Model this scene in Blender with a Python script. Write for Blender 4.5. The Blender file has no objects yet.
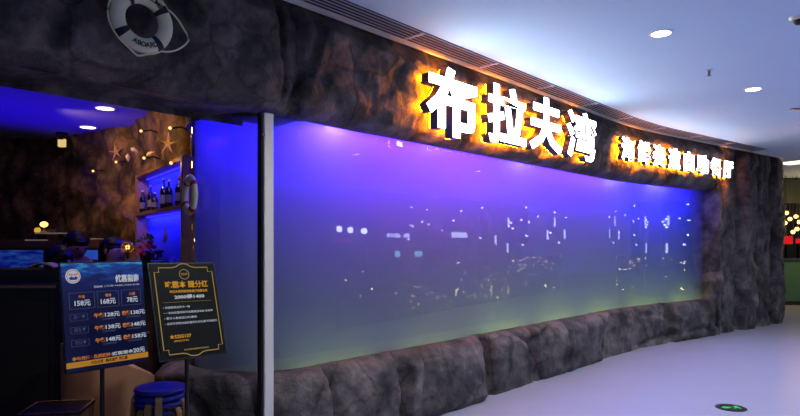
import bpy, bmesh, math, random
from mathutils import Vector, Matrix, noise
random.seed(7)
PI = math.pi
SC = bpy.context.scene
C = SC.collection
# ------------------------------------------------------------------ camera, world, exposure
EYE, FPX, HZ = 1.55, 600.0, 245.0
cam_d = bpy.data.cameras.new('camera'); cam = bpy.data.objects.new('camera', cam_d); C.objects.link(cam)
cam_d.sensor_width = 36; cam_d.lens = FPX / 800 * 36
cam_d.shift_y = (HZ - 208) / 800
cam.location = (0, 0, EYE); cam.rotation_euler = (PI / 2, 0, 0)
SC.camera = cam
SC.view_settings.view_transform = 'Standard'; SC.view_settings.look = 'None'
SC.view_settings.gamma = 1; SC.view_settings.use_curve_mapping = False
SC.view_settings.exposure = 0.0
w = bpy.data.worlds.new('world'); SC.world = w; w.use_nodes = True
w.node_tree.nodes['Background'].inputs[0].default_value = (.33, .44, .80, 1)
w.node_tree.nodes['Background'].inputs[1].default_value = .30
SC.cycles.volume_bounces = 1
SC.cycles.use_denoising = True

def lamp(name, kind, loc, energy, color, target=None, parent=None, **kw):
    l = bpy.data.lights.new(name, kind); l.energy = energy; l.color = color
    for k, v in kw.items(): setattr(l, k, v)
    o = bpy.data.objects.new(name, l); C.objects.link(o); o.location = loc
    if target is not None:
        o.rotation_euler = (Vector(target) - Vector(loc)).to_track_quat('-Z', 'Y').to_euler()
    if parent is not None: adopt(o, parent)
    return o
def adopt(o, p):
    o.parent = p
    o.matrix_parent_inverse = Matrix.LocRotScale(p.location, p.rotation_euler, p.scale).inverted()

# blue cove light of the restaurant, throwing up on its ceiling
lamp('cove_light', 'AREA', (-4.4, 6.0, 1.9), 24, (.03, .0, 1.0), (-4.2, 5.8, 3), shape='RECTANGLE', size=3.4, size_y=1.8, spread=1.7)
# added warm spot without a fixture, to brighten the armchair behind the sign boards
lamp('armchair_fill', 'SPOT', (-2.05, 3.95, 2.42), 45, (1, .66, .42), (-2.15, 4.7, .5), spot_size=.75, spot_blend=.6, shadow_soft_size=.05)
# warm spotlights on the rock wall of the restaurant
lamp('rock_spot', 'SPOT', (-2.75, 5.1, 2.80), 42, (1, .58, .22), (-2.45, 6.1, 2.45), spot_size=1.7, spot_blend=.9, shadow_soft_size=.04)
lamp('rock_spot', 'SPOT', (-3.6, 6.0, 2.80), 34, (1, .55, .20), (-3.1, 6.9, 2.5), spot_size=1.8, spot_blend=.9, shadow_soft_size=.04)
lamp('rock_spot', 'SPOT', (-4.5, 6.4, 2.8), 3, (1, .6, .3), (-4.4, 7.5, 1.9), spot_size=1.6, spot_blend=.9, shadow_soft_size=.04)

# ------------------------------------------------------------------ helpers
def lin(c):
    return tuple((v / 255 / 12.92 if v / 255 <= .04045 else ((v / 255 + .055) / 1.055) ** 2.4) for v in c) + (1,)
def mat(name, rgb, rough=.6, metal=0, emit=None, strength=0, vary=.12, scale=8, bump=0, spec=.5, srgb=True, alpha=None, trans=0):
    m = bpy.data.materials.new(name); m.use_nodes = True; nt = m.node_tree; N = nt.nodes; L = nt.links
    b = N['Principled BSDF']; col = lin(rgb) if srgb else tuple(rgb) + (1,)
    b.inputs['Roughness'].default_value = rough; b.inputs['Metallic'].default_value = metal
    b.inputs['Specular IOR Level'].default_value = spec
    if trans: b.inputs['Transmission Weight'].default_value = trans
    tc = N.new('ShaderNodeTexCoord'); no = N.new('ShaderNodeTexNoise'); no.inputs['Scale'].default_value = scale
    no.inputs['Detail'].default_value = 6
    L.new(tc.outputs['Object'], no.inputs['Vector'])
    mx = N.new('ShaderNodeMix'); mx.data_type = 'RGBA'
    mx.inputs['A'].default_value = tuple(max(0, v * (1 - vary)) for v in col[:3]) + (1,)
    mx.inputs['B'].default_value = tuple(min(1, v * (1 + vary)) for v in col[:3]) + (1,)
    L.new(no.outputs['Fac'], mx.inputs['Factor']); L.new(mx.outputs['Result'], b.inputs['Base Color'])
    if bump:
        bp = N.new('ShaderNodeBump'); bp.inputs['Strength'].default_value = bump; bp.inputs['Distance'].default_value = .02
        L.new(no.outputs['Fac'], bp.inputs['Height']); L.new(bp.outputs['Normal'], b.inputs['Normal'])
    if emit:
        b.inputs['Emission Color'].default_value = lin(emit); b.inputs['Emission Strength'].default_value = strength
    return m
def rockmat(name, c1, c2, c3, scale=2.2, bump=.7):
    m = bpy.data.materials.new(name); m.use_nodes = True; nt = m.node_tree; N = nt.nodes; L = nt.links
    b = N['Principled BSDF']; b.inputs['Roughness'].default_value = .62; b.inputs['Specular IOR Level'].default_value = .35
    g = N.new('ShaderNodeNewGeometry')
    n1 = N.new('ShaderNodeTexNoise'); n1.inputs['Scale'].default_value = scale; n1.inputs['Detail'].default_value = 9; n1.inputs['Roughness'].default_value = .62
    n2 = N.new('ShaderNodeTexNoise'); n2.inputs['Scale'].default_value = scale * 6; n2.inputs['Detail'].default_value = 8
    v = N.new('ShaderNodeTexVoronoi'); v.feature = 'DISTANCE_TO_EDGE'; v.inputs['Scale'].default_value = scale * .75
    ad = N.new('ShaderNodeMix'); ad.data_type = 'VECTOR'; ad.inputs['Factor'].default_value = .16
    for n in (n1, n2): L.new(g.outputs['Position'], n.inputs['Vector'])
    L.new(g.outputs['Position'], ad.inputs['A']); L.new(n1.outputs['Color'], ad.inputs['B']); L.new(ad.outputs['Result'], v.inputs['Vector'])
    r = N.new('ShaderNodeValToRGB'); r.color_ramp.elements[0].position = .36; r.color_ramp.elements[0].color = lin(c1)
    r.color_ramp.elements[1].position = .64; r.color_ramp.elements[1].color = lin(c3)
    e = r.color_ramp.elements.new(.5); e.color = lin(c2)
    L.new(n1.outputs['Fac'], r.inputs['Fac'])
    cr = N.new('ShaderNodeValToRGB'); cr.color_ramp.elements[0].color = (.15, .15, .15, 1); cr.color_ramp.elements[1].position = .035; cr.color_ramp.elements[1].color = (1, 1, 1, 1)
    L.new(v.outputs['Distance'], cr.inputs['Fac'])
    mu = N.new('ShaderNodeMix'); mu.data_type = 'RGBA'; mu.blend_type = 'MULTIPLY'; mu.inputs['Factor'].default_value = .55
    L.new(r.outputs['Color'], mu.inputs['A']); L.new(cr.outputs['Color'], mu.inputs['B']); L.new(mu.outputs['Result'], b.inputs['Base Color'])
    b1 = N.new('ShaderNodeBump'); b1.inputs['Strength'].default_value = bump; b1.inputs['Distance'].default_value = .05
    b2 = N.new('ShaderNodeBump'); b2.inputs['Strength'].default_value = bump * .6; b2.inputs['Distance'].default_value = .015
    L.new(n1.outputs['Fac'], b1.inputs['Height']); L.new(b1.outputs['Normal'], b2.inputs['Normal']); L.new(n2.outputs['Fac'], b2.inputs['Height'])
    L.new(b2.outputs['Normal'], b.inputs['Normal'])
    return m
def emat(name, rgb, s):
    m = bpy.data.materials.new(name); m.use_nodes = True; N = m.node_tree.nodes
    N.remove(N['Principled BSDF']); e = N.new('ShaderNodeEmission'); e.inputs[0].default_value = lin(rgb); e.inputs[1].default_value = s
    m.node_tree.links.new(e.outputs[0], N['Material Output'].inputs[0]); return m
def glassmat(name, tint, ior=1.55, rough=0):
    m = bpy.data.materials.new(name); m.use_nodes = True; nt = m.node_tree; N = nt.nodes; N.remove(N['Principled BSDF'])
    t = N.new('ShaderNodeBsdfTransparent'); t.inputs[0].default_value = tint
    g = N.new('ShaderNodeBsdfGlossy'); g.inputs['Roughness'].default_value = rough
    f = N.new('ShaderNodeFresnel'); f.inputs[0].default_value = ior; x = N.new('ShaderNodeMixShader')
    ge = N.new('ShaderNodeNewGeometry'); mm = N.new('ShaderNodeMath'); mm.operation = 'MULTIPLY_ADD'   # inner faces: no total reflection
    mm.inputs[1].default_value = -1; mm.inputs[2].default_value = 1; nt.links.new(ge.outputs['Backfacing'], mm.inputs[0])
    m2 = N.new('ShaderNodeMath'); m2.operation = 'MULTIPLY'; nt.links.new(f.outputs[0], m2.inputs[0]); nt.links.new(mm.outputs[0], m2.inputs[1])
    nt.links.new(m2.outputs[0], x.inputs[0]); nt.links.new(t.outputs[0], x.inputs[1]); nt.links.new(g.outputs[0], x.inputs[2])
    nt.links.new(x.outputs[0], N['Material Output'].inputs[0]); return m

def obj(name, bm, m, parent=None, smooth=False):
    bmesh.ops.recalc_face_normals(bm, faces=bm.faces[:])
    me = bpy.data.meshes.new(name); bm.to_mesh(me); bm.free()
    ms = m if isinstance(m, (list, tuple)) else [m]
    for q in ms: me.materials.append(q)
    if smooth:
        for p in me.polygons: p.use_smooth = True
        me.set_sharp_from_angle(angle=math.radians(35))
    o = bpy.data.objects.new(name, me); C.objects.link(o)
    if parent is not None: o.parent = parent
    return o
def tag(o, label, cat, group=None):
    o['label'] = label; o['category'] = cat
    if group: o['group'] = group
    return o
def thing(name, label, cat, loc=(0, 0, 0), rz=0, group=None):
    o = bpy.data.objects.new(name, None); C.objects.link(o); o.location = loc; o.rotation_euler = (0, 0, rz); o.empty_display_size = .1
    return tag(o, label, cat, group)
def struct(o):
    o['kind'] = 'structure'; return o
def dup(root, label=None, loc=None, rz=None):
    def cp(o, p):
        c = o.copy(); C.objects.link(c)
        if p is not None: c.parent = p
        for ch in list(o.children): cp(ch, c)
        return c
    r = cp(root, None)
    if label: r['label'] = label
    if loc is not None: r.location = loc
    if rz is not None: r.rotation_euler = (0, 0, rz)
    return r
def setmi(bm, n0, mi):
    bm.faces.ensure_lookup_table()
    for f in bm.faces[n0:]: f.material_index = mi
def box(bm, c, s, rot=None, bev=0, mi=0):
    n0 = len(bm.faces)
    r = bmesh.ops.create_cube(bm, size=1)
    vs = r['verts']
    M = Matrix.Translation(c) @ (rot if rot is not None else Matrix()) @ Matrix.Diagonal((*s, 1))
    bmesh.ops.transform(bm, matrix=M, verts=vs)
    if bev:
        es = list({e for v in vs for e in v.link_edges})
        bmesh.ops.bevel(bm, geom=es, offset=bev, segments=2, affect='EDGES')
    if mi: setmi(bm, n0, mi)
def cone(bm, c, r1, r2, h, seg=24, rot=None, mi=0):
    n0 = len(bm.faces)
    bmesh.ops.create_cone(bm, cap_ends=True, segments=seg, radius1=r1, radius2=r2, depth=h,
                          matrix=Matrix.Translation(c) @ (rot if rot is not None else Matrix()))
    if mi: setmi(bm, n0, mi)
def ball(bm, c, s, seg=16, rot=None, mi=0):
    n0 = len(bm.faces)
    if not isinstance(s, (tuple, list)): s = (s, s, s)
    bmesh.ops.create_uvsphere(bm, u_segments=seg, v_segments=max(6, seg // 2), radius=1,
                              matrix=Matrix.Translation(c) @ (rot if rot is not None else Matrix()) @ Matrix.Diagonal((*s, 1)))
    if mi: setmi(bm, n0, mi)
def tube(bm, pts, r, seg=8, closed=False, mi=0, cap=True):
    n0 = len(bm.faces)
    pts = [Vector(p) for p in pts]; n = len(pts); rings = []
    rr = r if isinstance(r, (list, tuple)) else [r] * n
    up = Vector((0, 0, 1))
    for i, p in enumerate(pts):
        a = pts[(i - 1) % n] if closed or i > 0 else p; b = pts[(i + 1) % n] if closed or i < n - 1 else p
        t = (b - a).normalized(); u = t.cross(up)
        if u.length < .05: u = t.cross(Vector((0, 1, 0)))
        u.normalize(); v = u.cross(t)
        rings.append([bm.verts.new(p + (u * math.cos(k * 2 * PI / seg) + v * math.sin(k * 2 * PI / seg)) * rr[i]) for k in range(seg)])
    for i in range(n if closed else n - 1):
        A, B = rings[i], rings[(i + 1) % n]
        for k in range(seg): bm.faces.new((A[k], A[(k + 1) % seg], B[(k + 1) % seg], B[k]))
    if cap and not closed: bm.faces.new(rings[0]); bm.faces.new(rings[-1][::-1])
    if mi: setmi(bm, n0, mi)
def lathe(bm, prof, seg=24, M=None, mi=0, closed=False):
    n0 = len(bm.faces); M = M if M is not None else Matrix()
    rings = [[bm.verts.new(M @ Vector((r * math.cos(k * 2 * PI / seg), r * math.sin(k * 2 * PI / seg), z))) for k in range(seg)] for r, z in prof]
    for A, B in zip(rings, rings[1:]):
        for k in range(seg): bm.faces.new((A[k], A[(k + 1) % seg], B[(k + 1) % seg], B[k]))
    if closed:
        for k in range(seg): bm.faces.new((rings[-1][k], rings[-1][(k + 1) % seg], rings[0][(k + 1) % seg], rings[0][k]))
    else: bm.faces.new(rings[0]); bm.faces.new(rings[-1])
    if mi: setmi(bm, n0, mi)
def prism(bm, poly, z0, z1, M=None, mi=0):
    n0 = len(bm.faces); M = M if M is not None else Matrix()
    a = [bm.verts.new(M @ Vector((x, y, z0))) for x, y in poly]; b = [bm.verts.new(M @ Vector((x, y, z1))) for x, y in poly]
    bm.faces.new(a); bm.faces.new(b)
    n = len(poly)
    for i in range(n): bm.faces.new((a[i], a[(i + 1) % n], b[(i + 1) % n], b[i]))
    if mi: setmi(bm, n0, mi)
def sheet(name, rows, m, smooth=True, parent=None):
    bm = bmesh.new(); V = [[bm.verts.new(p) for p in r] for r in rows]
    for A, B in zip(V, V[1:]):
        for i in range(len(A) - 1): bm.faces.new((A[i], A[i + 1], B[i + 1], B[i]))
    me = bpy.data.meshes.new(name); bm.to_mesh(me); bm.free(); me.materials.append(m)
    if smooth:
        for p in me.polygons: p.use_smooth = True
    o = bpy.data.objects.new(name, me); C.objects.link(o)
    if parent is not None: o.parent = parent
    return o
_fc = bpy.data.curves.new('type', 'FONT'); _fo = bpy.data.objects.new('type', _fc); C.objects.link(_fo)
def text_bm(bm, s, size, M, extrude=0, bold=0, align='LEFT', mi=0, fit=None, shear=0, res=2):
    _fc.body = s; _fc.size = size; _fc.extrude = extrude; _fc.offset = bold; _fc.align_x = align; _fc.resolution_u = res; _fc.shear = shear
    bpy.context.view_layer.update()
    me = bpy.data.meshes.new_from_object(_fo.evaluated_get(bpy.context.evaluated_depsgraph_get()))
    if fit is not None and len(me.vertices):   # fit = (x0, x1, y0, y1) box
        xs = [v.co.x for v in me.vertices]; ys = [v.co.y for v in me.vertices]
        a, b, c, d = min(xs), max(xs), min(ys), max(ys)
        for v in me.vertices:
            v.co.x = fit[0] + (v.co.x - a) / (b - a) * (fit[1] - fit[0]); v.co.y = fit[2] + (v.co.y - c) / (d - c) * (fit[3] - fit[2])
    me.transform(M); n0 = len(bm.faces)
    bm.from_mesh(me); bpy.data.meshes.remove(me)
    setmi(bm, n0, mi)

# ------------------------------------------------------------------ plan of the facade
STEP = .02
def heading(s):
    if s < 5.45: a = 47.5
    elif s < 7.2: a = 47.5 - 11.0 * (s - 5.45) / 1.75
    else: a = 36.5
    return math.radians(a)
S_END = 11.35
PATH = {}
def _build():
    x, y = -.83, 4.23
    s = 0.0; i = 0
    while s < 16:
        PATH[i] = (x, y, heading2(s)); a = heading2(s); x += math.cos(a) * STEP; y += math.sin(a) * STEP; s += STEP; i += 1
    x, y = -.83, 4.23; i = 0
    while i > -400:
        PATH[i] = (x, y, heading2(0)); a = heading2(0); x -= math.cos(a) * STEP; y -= math.sin(a) * STEP; i -= 1
def heading2(s):
    if s < S_END: return heading(s)
    return heading(S_END) + min(1.0, (s - S_END) / .7) * math.radians(95)
_build()
def P(s, off=0, z=0):
    f = s / STEP; i = math.floor(f); t = f - i
    i = max(-399, min(i, len([0]) + 795)); a, b = PATH[i], PATH[i + 1]
    x, y, h = a[0] + (b[0] - a[0]) * t, a[1] + (b[1] - a[1]) * t, a[2] + (b[2] - a[2]) * t
    return Vector((x + math.sin(h) * off, y - math.cos(h) * off, z))
def head(s): return PATH[int(round(s / STEP))][2]
def s_at(px, off=0):
    lo, hi = -3.0, 12.0
    for _ in range(40):
        m_ = (lo + hi) / 2; p = P(m_, off)
        if 400 + FPX * p.x / p.y < px: lo = m_
        else: hi = m_
    return lo
def frame(s, off, z):   # local x along the wall, y up, z out
    h = head(s); d = Vector((math.cos(h), math.sin(h), 0)); n = Vector((math.sin(h), -math.cos(h), 0)); p = P(s, off, z)
    return Matrix(((d.x, 0, n.x, p.x), (d.y, 0, n.y, p.y), (0, 1, 0, p.z), (0, 0, 0, 1)))
S_T, S_E = .40, s_at(705, -.18)
ARC_C = P(S_T, -.78); h0 = head(0); D0 = Vector((math.cos(h0), math.sin(h0), 0)); N0 = Vector((math.sin(h0), -math.cos(h0), 0))
def A(th, off, z):      # th 0..180 deg round the tank's end
    t = math.radians(th); u = N0 * -math.cos(t) - D0 * math.sin(t)
    return Vector((ARC_C.x, ARC_C.y, z)) + u * (.78 + off)
def outline(off, z, s1=None, th0=0, ds=.1, dth=6):
    s1 = S_E if s1 is None else s1
    r = [A(th0 + (180 - th0) * k / round((180 - th0) / dth), off, z) for k in range(round((180 - th0) / dth) + 1)]
    n = int((s1 - S_T) / ds); r += [P(S_T + (s1 - S_T) * k / n, off, z) for k in range(1, n + 1)]
    return r
def ray(px, py, depth): return Vector(((px - 400) / FPX * depth, depth, EYE - (py - HZ) / FPX * depth))
def rayz(px, py, z):
    d = (z - EYE) * FPX / (HZ - py); return Vector(((px - 400) / FPX * d, d, z))
def mirror(v):          # reflect a point in the flat front pane
    p = P(0, -.18); k = (v - p).dot(N0); return v - N0 * (2 * k)
def opp(px, py, off=9.9):   # point of the opposite wall that the pane shows at this pixel
    p0 = P(0, -.18); r = Vector(((px - 400) / FPX, 1, 0)); k = (-(off + .18) + p0.dot(N0)) / r.dot(N0)
    return mirror(ray(px, py, k))

# ------------------------------------------------------------------ materials
M_rock = rockmat('facade_rock', (42, 39, 39), (80, 73, 73), (116, 105, 104), 3.2, 1.0)
M_rock_in = rockmat('restaurant_rock', (40, 30, 22), (95, 72, 48), (150, 115, 75), 3.2, .9)
M_dark = mat('black_metal', (16, 16, 18), .4)
M_darkwood = mat('dark_wood', (40, 28, 22), .5, scale=14, bump=.2)
M_wood = mat('tan_wood', (150, 105, 65), .5, scale=20, vary=.25, bump=.2)
M_white = mat('white_paint', (215, 212, 205), .4, vary=.04)
M_glass = glassmat('tank_glass', (.97, .98, 1, 1))
M_trim = mat('white_trim', (235, 232, 225), .35, vary=.03)

# ------------------------------------------------------------------ structure: mall floor, ceiling, opposite side
M_floor = mat('polished_mall_floor', (176, 172, 190), .22, vary=.05, scale=1.5, spec=.6)
bm = bmesh.new(); box(bm, (4, 5, -.05), (44, 44, .1)); struct(obj('floor', bm, M_floor))
M_ceil = mat('mall_ceiling_paint', (180, 208, 236), .8, vary=.03, scale=2)
bm = bmesh.new()   # ceiling only on the mall side and beyond the rock wall
poly = [P(-7.9, -.25)] + [P(s * .5 - 3, -.25) for s in range(0, int((S_END + 3) * 2))]
poly = [(p.x, p.y) for p in poly] + [(P(S_END - .4, -.25).x, P(S_END - .4, -.25).y), (4, 24), (26, 24), (26, -17), (-18, -17)]
prism(bm, poly, 3.30, 3.36); bmesh.ops.triangulate(bm, faces=bm.faces[:]); struct(obj('ceiling', bm, M_ceil))
M_opp = mat('shopfront_grey', (60, 60, 72), .5, vary=.2, scale=1)
bm = bmesh.new()
for k in range(16):
    s = -10 + k * 2.0; p = P(0, 10.1) + D0 * s
    box(bm, (p.x, p.y, 1.65), (1.96, .2, 3.3), Matrix.Rotation(h0, 4, 'Z'))
    box(bm, (p.x, p.y, 1.65), (.1, .26, 3.3), Matrix.Rotation(h0, 4, 'Z'))
struct(obj('wall_opposite', bm, M_opp))

# ------------------------------------------------------------------ rock facade
def sm(a, b, x):
    t = max(0, min(1, (x - a) / (b - a))); return t * t * (3 - 2 * t)
def relief(p, s, z, amp=1.0, seams=(), vsc=(.8, .55), seed=0):
    q = Vector((p.x, p.y, z))
    d = .05 * noise.fractal(q * 1.3 + Vector((seed, 3, 1)), 1, 2, 3) + .02 * noise.fractal(q * 5 + Vector((seed, 0, 9)), .9, 2, 4) + .05 * (.5 - abs(noise.noise(q * 2.6 + Vector((seed, 7, 3))))) - .022 * abs(noise.noise(q * 7.5))
    wob = .22 * noise.noise(Vector((s * 1.1, z * 1.7, seed + 4.2)))
    dist, _ = noise.voronoi(Vector(((s + wob) * vsc[0], z * vsc[1] + wob * .5, seed)))
    d += .045 * sm(0, .5, dist[0]) * (1 if int(seed) % 2 else -1) * .4
    d -= .05 * (1 - sm(.015, .07, dist[1] - dist[0]))
    cnt = 0
    for (s0, dep, wd) in seams:
        d -= dep * (1 - sm(wd * .35, wd, abs(s + wob * .35 - s0)))
        if s + wob * .35 > s0: cnt += 1
    if seams: d += (.03, -.03, .045, -.02, .02)[cnt % 5]
    return d * amp
def nor(a, b, c): return None
def rocksheet(name, pathf, s0, s1, ds, prof, m, amp=1.0, seams=(), vsc=(.8, .55), seed=0, dz=.03, parent=None, edge=None):
    # prof: list of (off, z, amp) ; resampled by dz
    pr = []
    for (o1, z1, a1), (o2, z2, a2) in zip(prof, prof[1:]):
        n = max(1, int(math.hypot(o2 - o1, z2 - z1) / dz))
        for k in range(n): t = k / n; pr.append((o1 + (o2 - o1) * t, z1 + (z2 - z1) * t, a1 + (a2 - a1) * t))
    pr.append(prof[-1])
    ns = int((s1 - s0) / ds); rows = []
    for i in range(ns + 1):
        s = s0 + (s1 - s0) * i / ns; row = []
        for (o, z, a) in pr:
            b = pathf(s, o, z); r = relief(b, s, z, amp * a, seams, vsc, seed)
            row.append(pathf(s, o + r, z))
        rows.append(row)
    return sheet(name, rows, m, True, parent)
# fascia: top bulges out, lower lip bevels back under
fas = [(-.02, 3.30, .0), (.0, 3.24, .5), (.03, 3.12, 1), (.0, 2.9, 1), (.0, 2.66, 1), (-.03, 2.56, .8), (-.12, 2.50, .5), (-.30, 2.475, .3), (-.60, 2.48, .2)]
struct(rocksheet('wall_fascia', P, -7.6, S_E + .1, .022, fas[:-2] + [(-.17, 2.49, .2)], M_rock, dz=.022, seams=[(s_at(278), .07, .05), (s_at(296), .05, .035)], vsc=(.62, .75), seed=1))
struct(rocksheet('wall_soffit', P, -7.6, S_T - .02, .05, [(-.155, 2.50, .1), (-.35, 2.525, .2), (-.62, 2.515, .2)], M_rock, seed=1, dz=.05))
rr = [outline(-.15, z, S_E + .1) for z in (2.50, 2.6, 2.8, 2.99)]
struct(sheet('wall_tank_rim', rr, M_rock))
# inner face of the header over the entrance, up to the restaurant ceiling
struct(rocksheet('wall_header', P, -7.6, S_T - .35, .08, [(-.58, 2.47, .1), (-.60, 2.6, 1), (-.62, 2.95, 1)], M_rock, seed=3, dz=.08))
# base round the tank
def Q(s, off, z):   # path that continues round the tank's end
    if s >= S_T: return P(s, off, z)
    th = 180 - (S_T - s) / .78 * 180 / PI
    return A(max(0, th), off, z)
bs = [(s_at(px), dep, wd) for px, dep, wd in ((330, .05, .05), (402, .09, .06), (489, .17, .12), (535, .10, .05), (566, .04, .04), (602, .16, .09), (671, .17, .12), (716, .16, .12))]
basep = [(.02, -.02, .2), (.03, .06, 1), (.03, .3, 1), (.02, .5, 1), (-.02, .575, .8), (-.08, .61, .5), (-.165, .615, .2), (-.172, .56, .0)]
struct(rocksheet('wall_base', Q, S_T - .78 * PI, S_E + .12, .022, basep, M_rock, seams=bs, vsc=(.45, .9), seed=2, dz=.025))
# rock column at the right end
cs = [(s_at(px), dep, wd) for px, dep, wd in ((721, .22, .13), (738, .34, .20), (756, .30, .17), (771, .26, .18))]
colp = [(.03, -.02, .3), (.04, .1, 1), (.02, 1.2, 1), (.03, 2.4, 1), (.02, 3.2, 1), (-.02, 3.30, .2)]
def PC(s, off, z):
    if s < S_E: return P(S_E, off - (S_E - s), z)
    return P(s, off, z)
struct(rocksheet('wall_column', PC, S_E - .45, 13.8, .02, colp, M_rock, seams=cs, vsc=(1.6, .32), seed=5, dz=.03))

# ceiling trim and slot grille
def strip(bm, s0, s1, ds, prof, mi=0):
    n0 = len(bm.faces); n = int((s1 - s0) / ds); R = []
    for i in range(n + 1):
        s = s0 + (s1 - s0) * i / n; R.append([bm.verts.new(P(s, o, z)) for o, z in prof])
    k = len(prof)
    for a, b in zip(R, R[1:]):
        for j in range(k): bm.faces.new((a[j], a[(j + 1) % k], b[(j + 1) % k], b[j]))
    bm.faces.new(R[0]); bm.faces.new(R[-1][::-1]); 
    if mi: setmi(bm, n0, mi)
bm = bmesh.new(); strip(bm, -4, S_END + .2, .2, [(.02, 3.268), (.06, 3.268), (.06, 3.30), (.02, 3.30)]); struct(obj('trim_1', bm, M_trim))
g = thing('air_grille', 'long black slatted air grille in the ceiling along the rock fascia', 'air grille', P(0, .2, 3.29))
bm = bmesh.new(); strip(bm, -4, 10.2, .2, [(.06, 3.294), (.29, 3.294), (.29, 3.299), (.06, 3.299)]); o = obj('backing', bm, mat('grille_black', (6, 6, 8), .7)); adopt(o, g)
M_slat = mat('grille_slat', (190, 195, 220), .4)
for k in range(5):
    bm = bmesh.new(); a = .10 + k * .044; strip(bm, -4, 10.2, .2, [(a, 3.288), (a + .006, 3.288), (a + .006, 3.294), (a, 3.294)]); o = obj('slat', bm, M_slat); adopt(o, g)
for k in range(12):
    bm = bmesh.new(); s = -3.2 + k * 1.1; F = frame(s, .19, 3.288); box(bm, (0, 0, 0), (.03, .012, .20), F); o = obj('cross_bar', bm, M_slat); adopt(o, g)

# ------------------------------------------------------------------ aquarium
tank = thing('aquarium', 'long glass aquarium of murky blue-lit water set in the rock front', 'aquarium', tuple(P(3, -.8, .6)))
bm = bmesh.new(); fo = outline(-.18, .41); fi = outline(-.20, .41); up = Vector((0, 0, 2.31))
R = [[bm.verts.new(v) for v in (a, a + up, b + up, b)] for a, b in zip(fo, fi)]
for a, b in zip(R, R[1:]):
    for j in range(4): bm.faces.new((a[j], a[(j + 1) % 4], b[(j + 1) % 4], b[j]))
bm.faces.new(R[0]); bm.faces.new(R[-1]); o = obj('glass_pane', bm, M_glass, smooth=True); adopt(o, tank)
bm = bmesh.new(); ol = outline(-.215, 0); bk = [P(S_T + (S_E - S_T) * k / 40, -1.345) for k in range(40, -1, -1)]
tp = [(v.x, v.y) for v in ol + bk[:-1]]
prism(bm, tp, .44, 2.72)
M_water = bpy.data.materials.new('murky_water'); M_water.use_nodes = True; N = M_water.node_tree.nodes; N.remove(N['Principled BSDF'])
v = N.new('ShaderNodeVolumePrincipled'); v.inputs['Color'].default_value = (.21, .27, .82, 1); v.inputs['Density'].default_value = 2.5
v.inputs['Anisotropy'].default_value = .1; v.inputs['Absorption Color'].default_value = (.4, .5, .6, 1)
M_water.node_tree.links.new(v.outputs[0], N['Material Output'].inputs['Volume'])
bmesh.ops.triangulate(bm, faces=[f for f in bm.faces if len(f.verts) > 4])
o = obj('water', bm, M_water); adopt(o, tank)
bm = bmesh.new(); R = [[bm.verts.new(P(s, q, z)) for q, z in ((-1.36, .35), (-1.36, 2.72), (-1.40, 2.72), (-1.40, .35))] for s in [S_T - .3 + (S_E + .4 - S_T) * k / 40 for k in range(41)]]
for a, b in zip(R, R[1:]):
    for j in range(4): bm.faces.new((a[j], a[(j + 1) % 4], b[(j + 1) % 4], b[j]))
for e in (S_E + .1,):
    F = frame(e - .02, -.78, 1.55); box(bm, (0, 0, 0), (.04, 2, 1.2), F)
o = obj('back_panel', bm, mat('tank_back_blue', (36, 50, 110), .7, vary=.1, scale=2)); adopt(o, tank)
bm = bmesh.new(); prism(bm, tp, .38, .44); bmesh.ops.triangulate(bm, faces=[f for f in bm.faces if len(f.verts) > 4])
o = obj('sand_bed', bm, mat('tank_sand', (170, 165, 90), .9, vary=.2, bump=.3)); adopt(o, tank)
# hood over the tank, hides the lamp gear
bm = bmesh.new(); hp = [(v.x, v.y) for v in outline(-.16, 0, S_E + .1) + [P(S_E + .1, -1.5), P(S_T, -1.5)]]
prism(bm, hp, 2.74, 2.98); bmesh.ops.triangulate(bm, faces=[f for f in bm.faces if len(f.verts) > 4])
struct(obj('wall_tank_hood', bm, M_rock))
# lamps inside the tank
M_tube = emat('blue_tube', (70, 40, 255), 3)
for k, (a, b) in enumerate(((S_T - .4, .75), (.8, 3.6), (3.7, 6.9), (7.0, S_E - .15))):
    m_ = (a + b) / 2; h = head(m_); c = P(m_, -.75, 2.66)
    t = thing('tube_light', ('blue tube light under the tank hood nearest the white post', 'blue tube light under the tank hood behind the large sign characters', 'blue tube light under the tank hood behind the start of the small sign characters', 'blue tube light under the tank hood nearest the rock column')[k], 'tube light', tuple(c), h, 'blue tube lights inside the aquarium')
    bm = bmesh.new(); cone(bm, (0, 0, 0), .018, .018, (b - a) * .95, 12, Matrix.Rotation(PI / 2, 4, 'Y')); obj('tube', bm, M_tube, t)
    l = lamp('tube_glow', 'AREA', (0, 0, -.03), (46, 44, 44, 60)[k] * (b - a), ((.01, .0, 1.0), (.25, .035, 1.0), (.20, .04, 1.0), (.03, .01, 1.0))[k], None, None, shape='RECTANGLE', size=(b - a), size_y=.5); l.parent = t
M_bulb = emat('violet_white_lamp', (215, 190, 255), 6)
for px, lb, e in ((334, 'round violet-white underwater lamp near the white post, biggest glow at the tank top', 9), (430, 'round violet-white underwater lamp below the first large sign character', 2), (520, 'round violet-white underwater lamp below the third large sign character', 5), (612, 'round violet-white underwater lamp below the first small sign character', 8), (655, 'round violet-white underwater lamp nearest the right end of the tank', 8)):
    s = s_at(px, -.42); c = P(s, -.45, 2.63)
    t = thing('underwater_lamp', lb, 'lamp', tuple(c), 0, 'round lamps at the top of the aquarium')
    bm = bmesh.new(); cone(bm, (0, 0, .015), .06, .05, .03); obj('housing', bm, M_white, t)
    bm = bmesh.new(); cone(bm, (0, 0, -.004), .045, .045, .008); obj('lens', bm, M_bulb, t)
    l = lamp('lamp_glow', 'POINT', (0, 0, -.05), e * 2.4, (.30, .17, 1.0), shadow_soft_size=.05); l.parent = t
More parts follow.
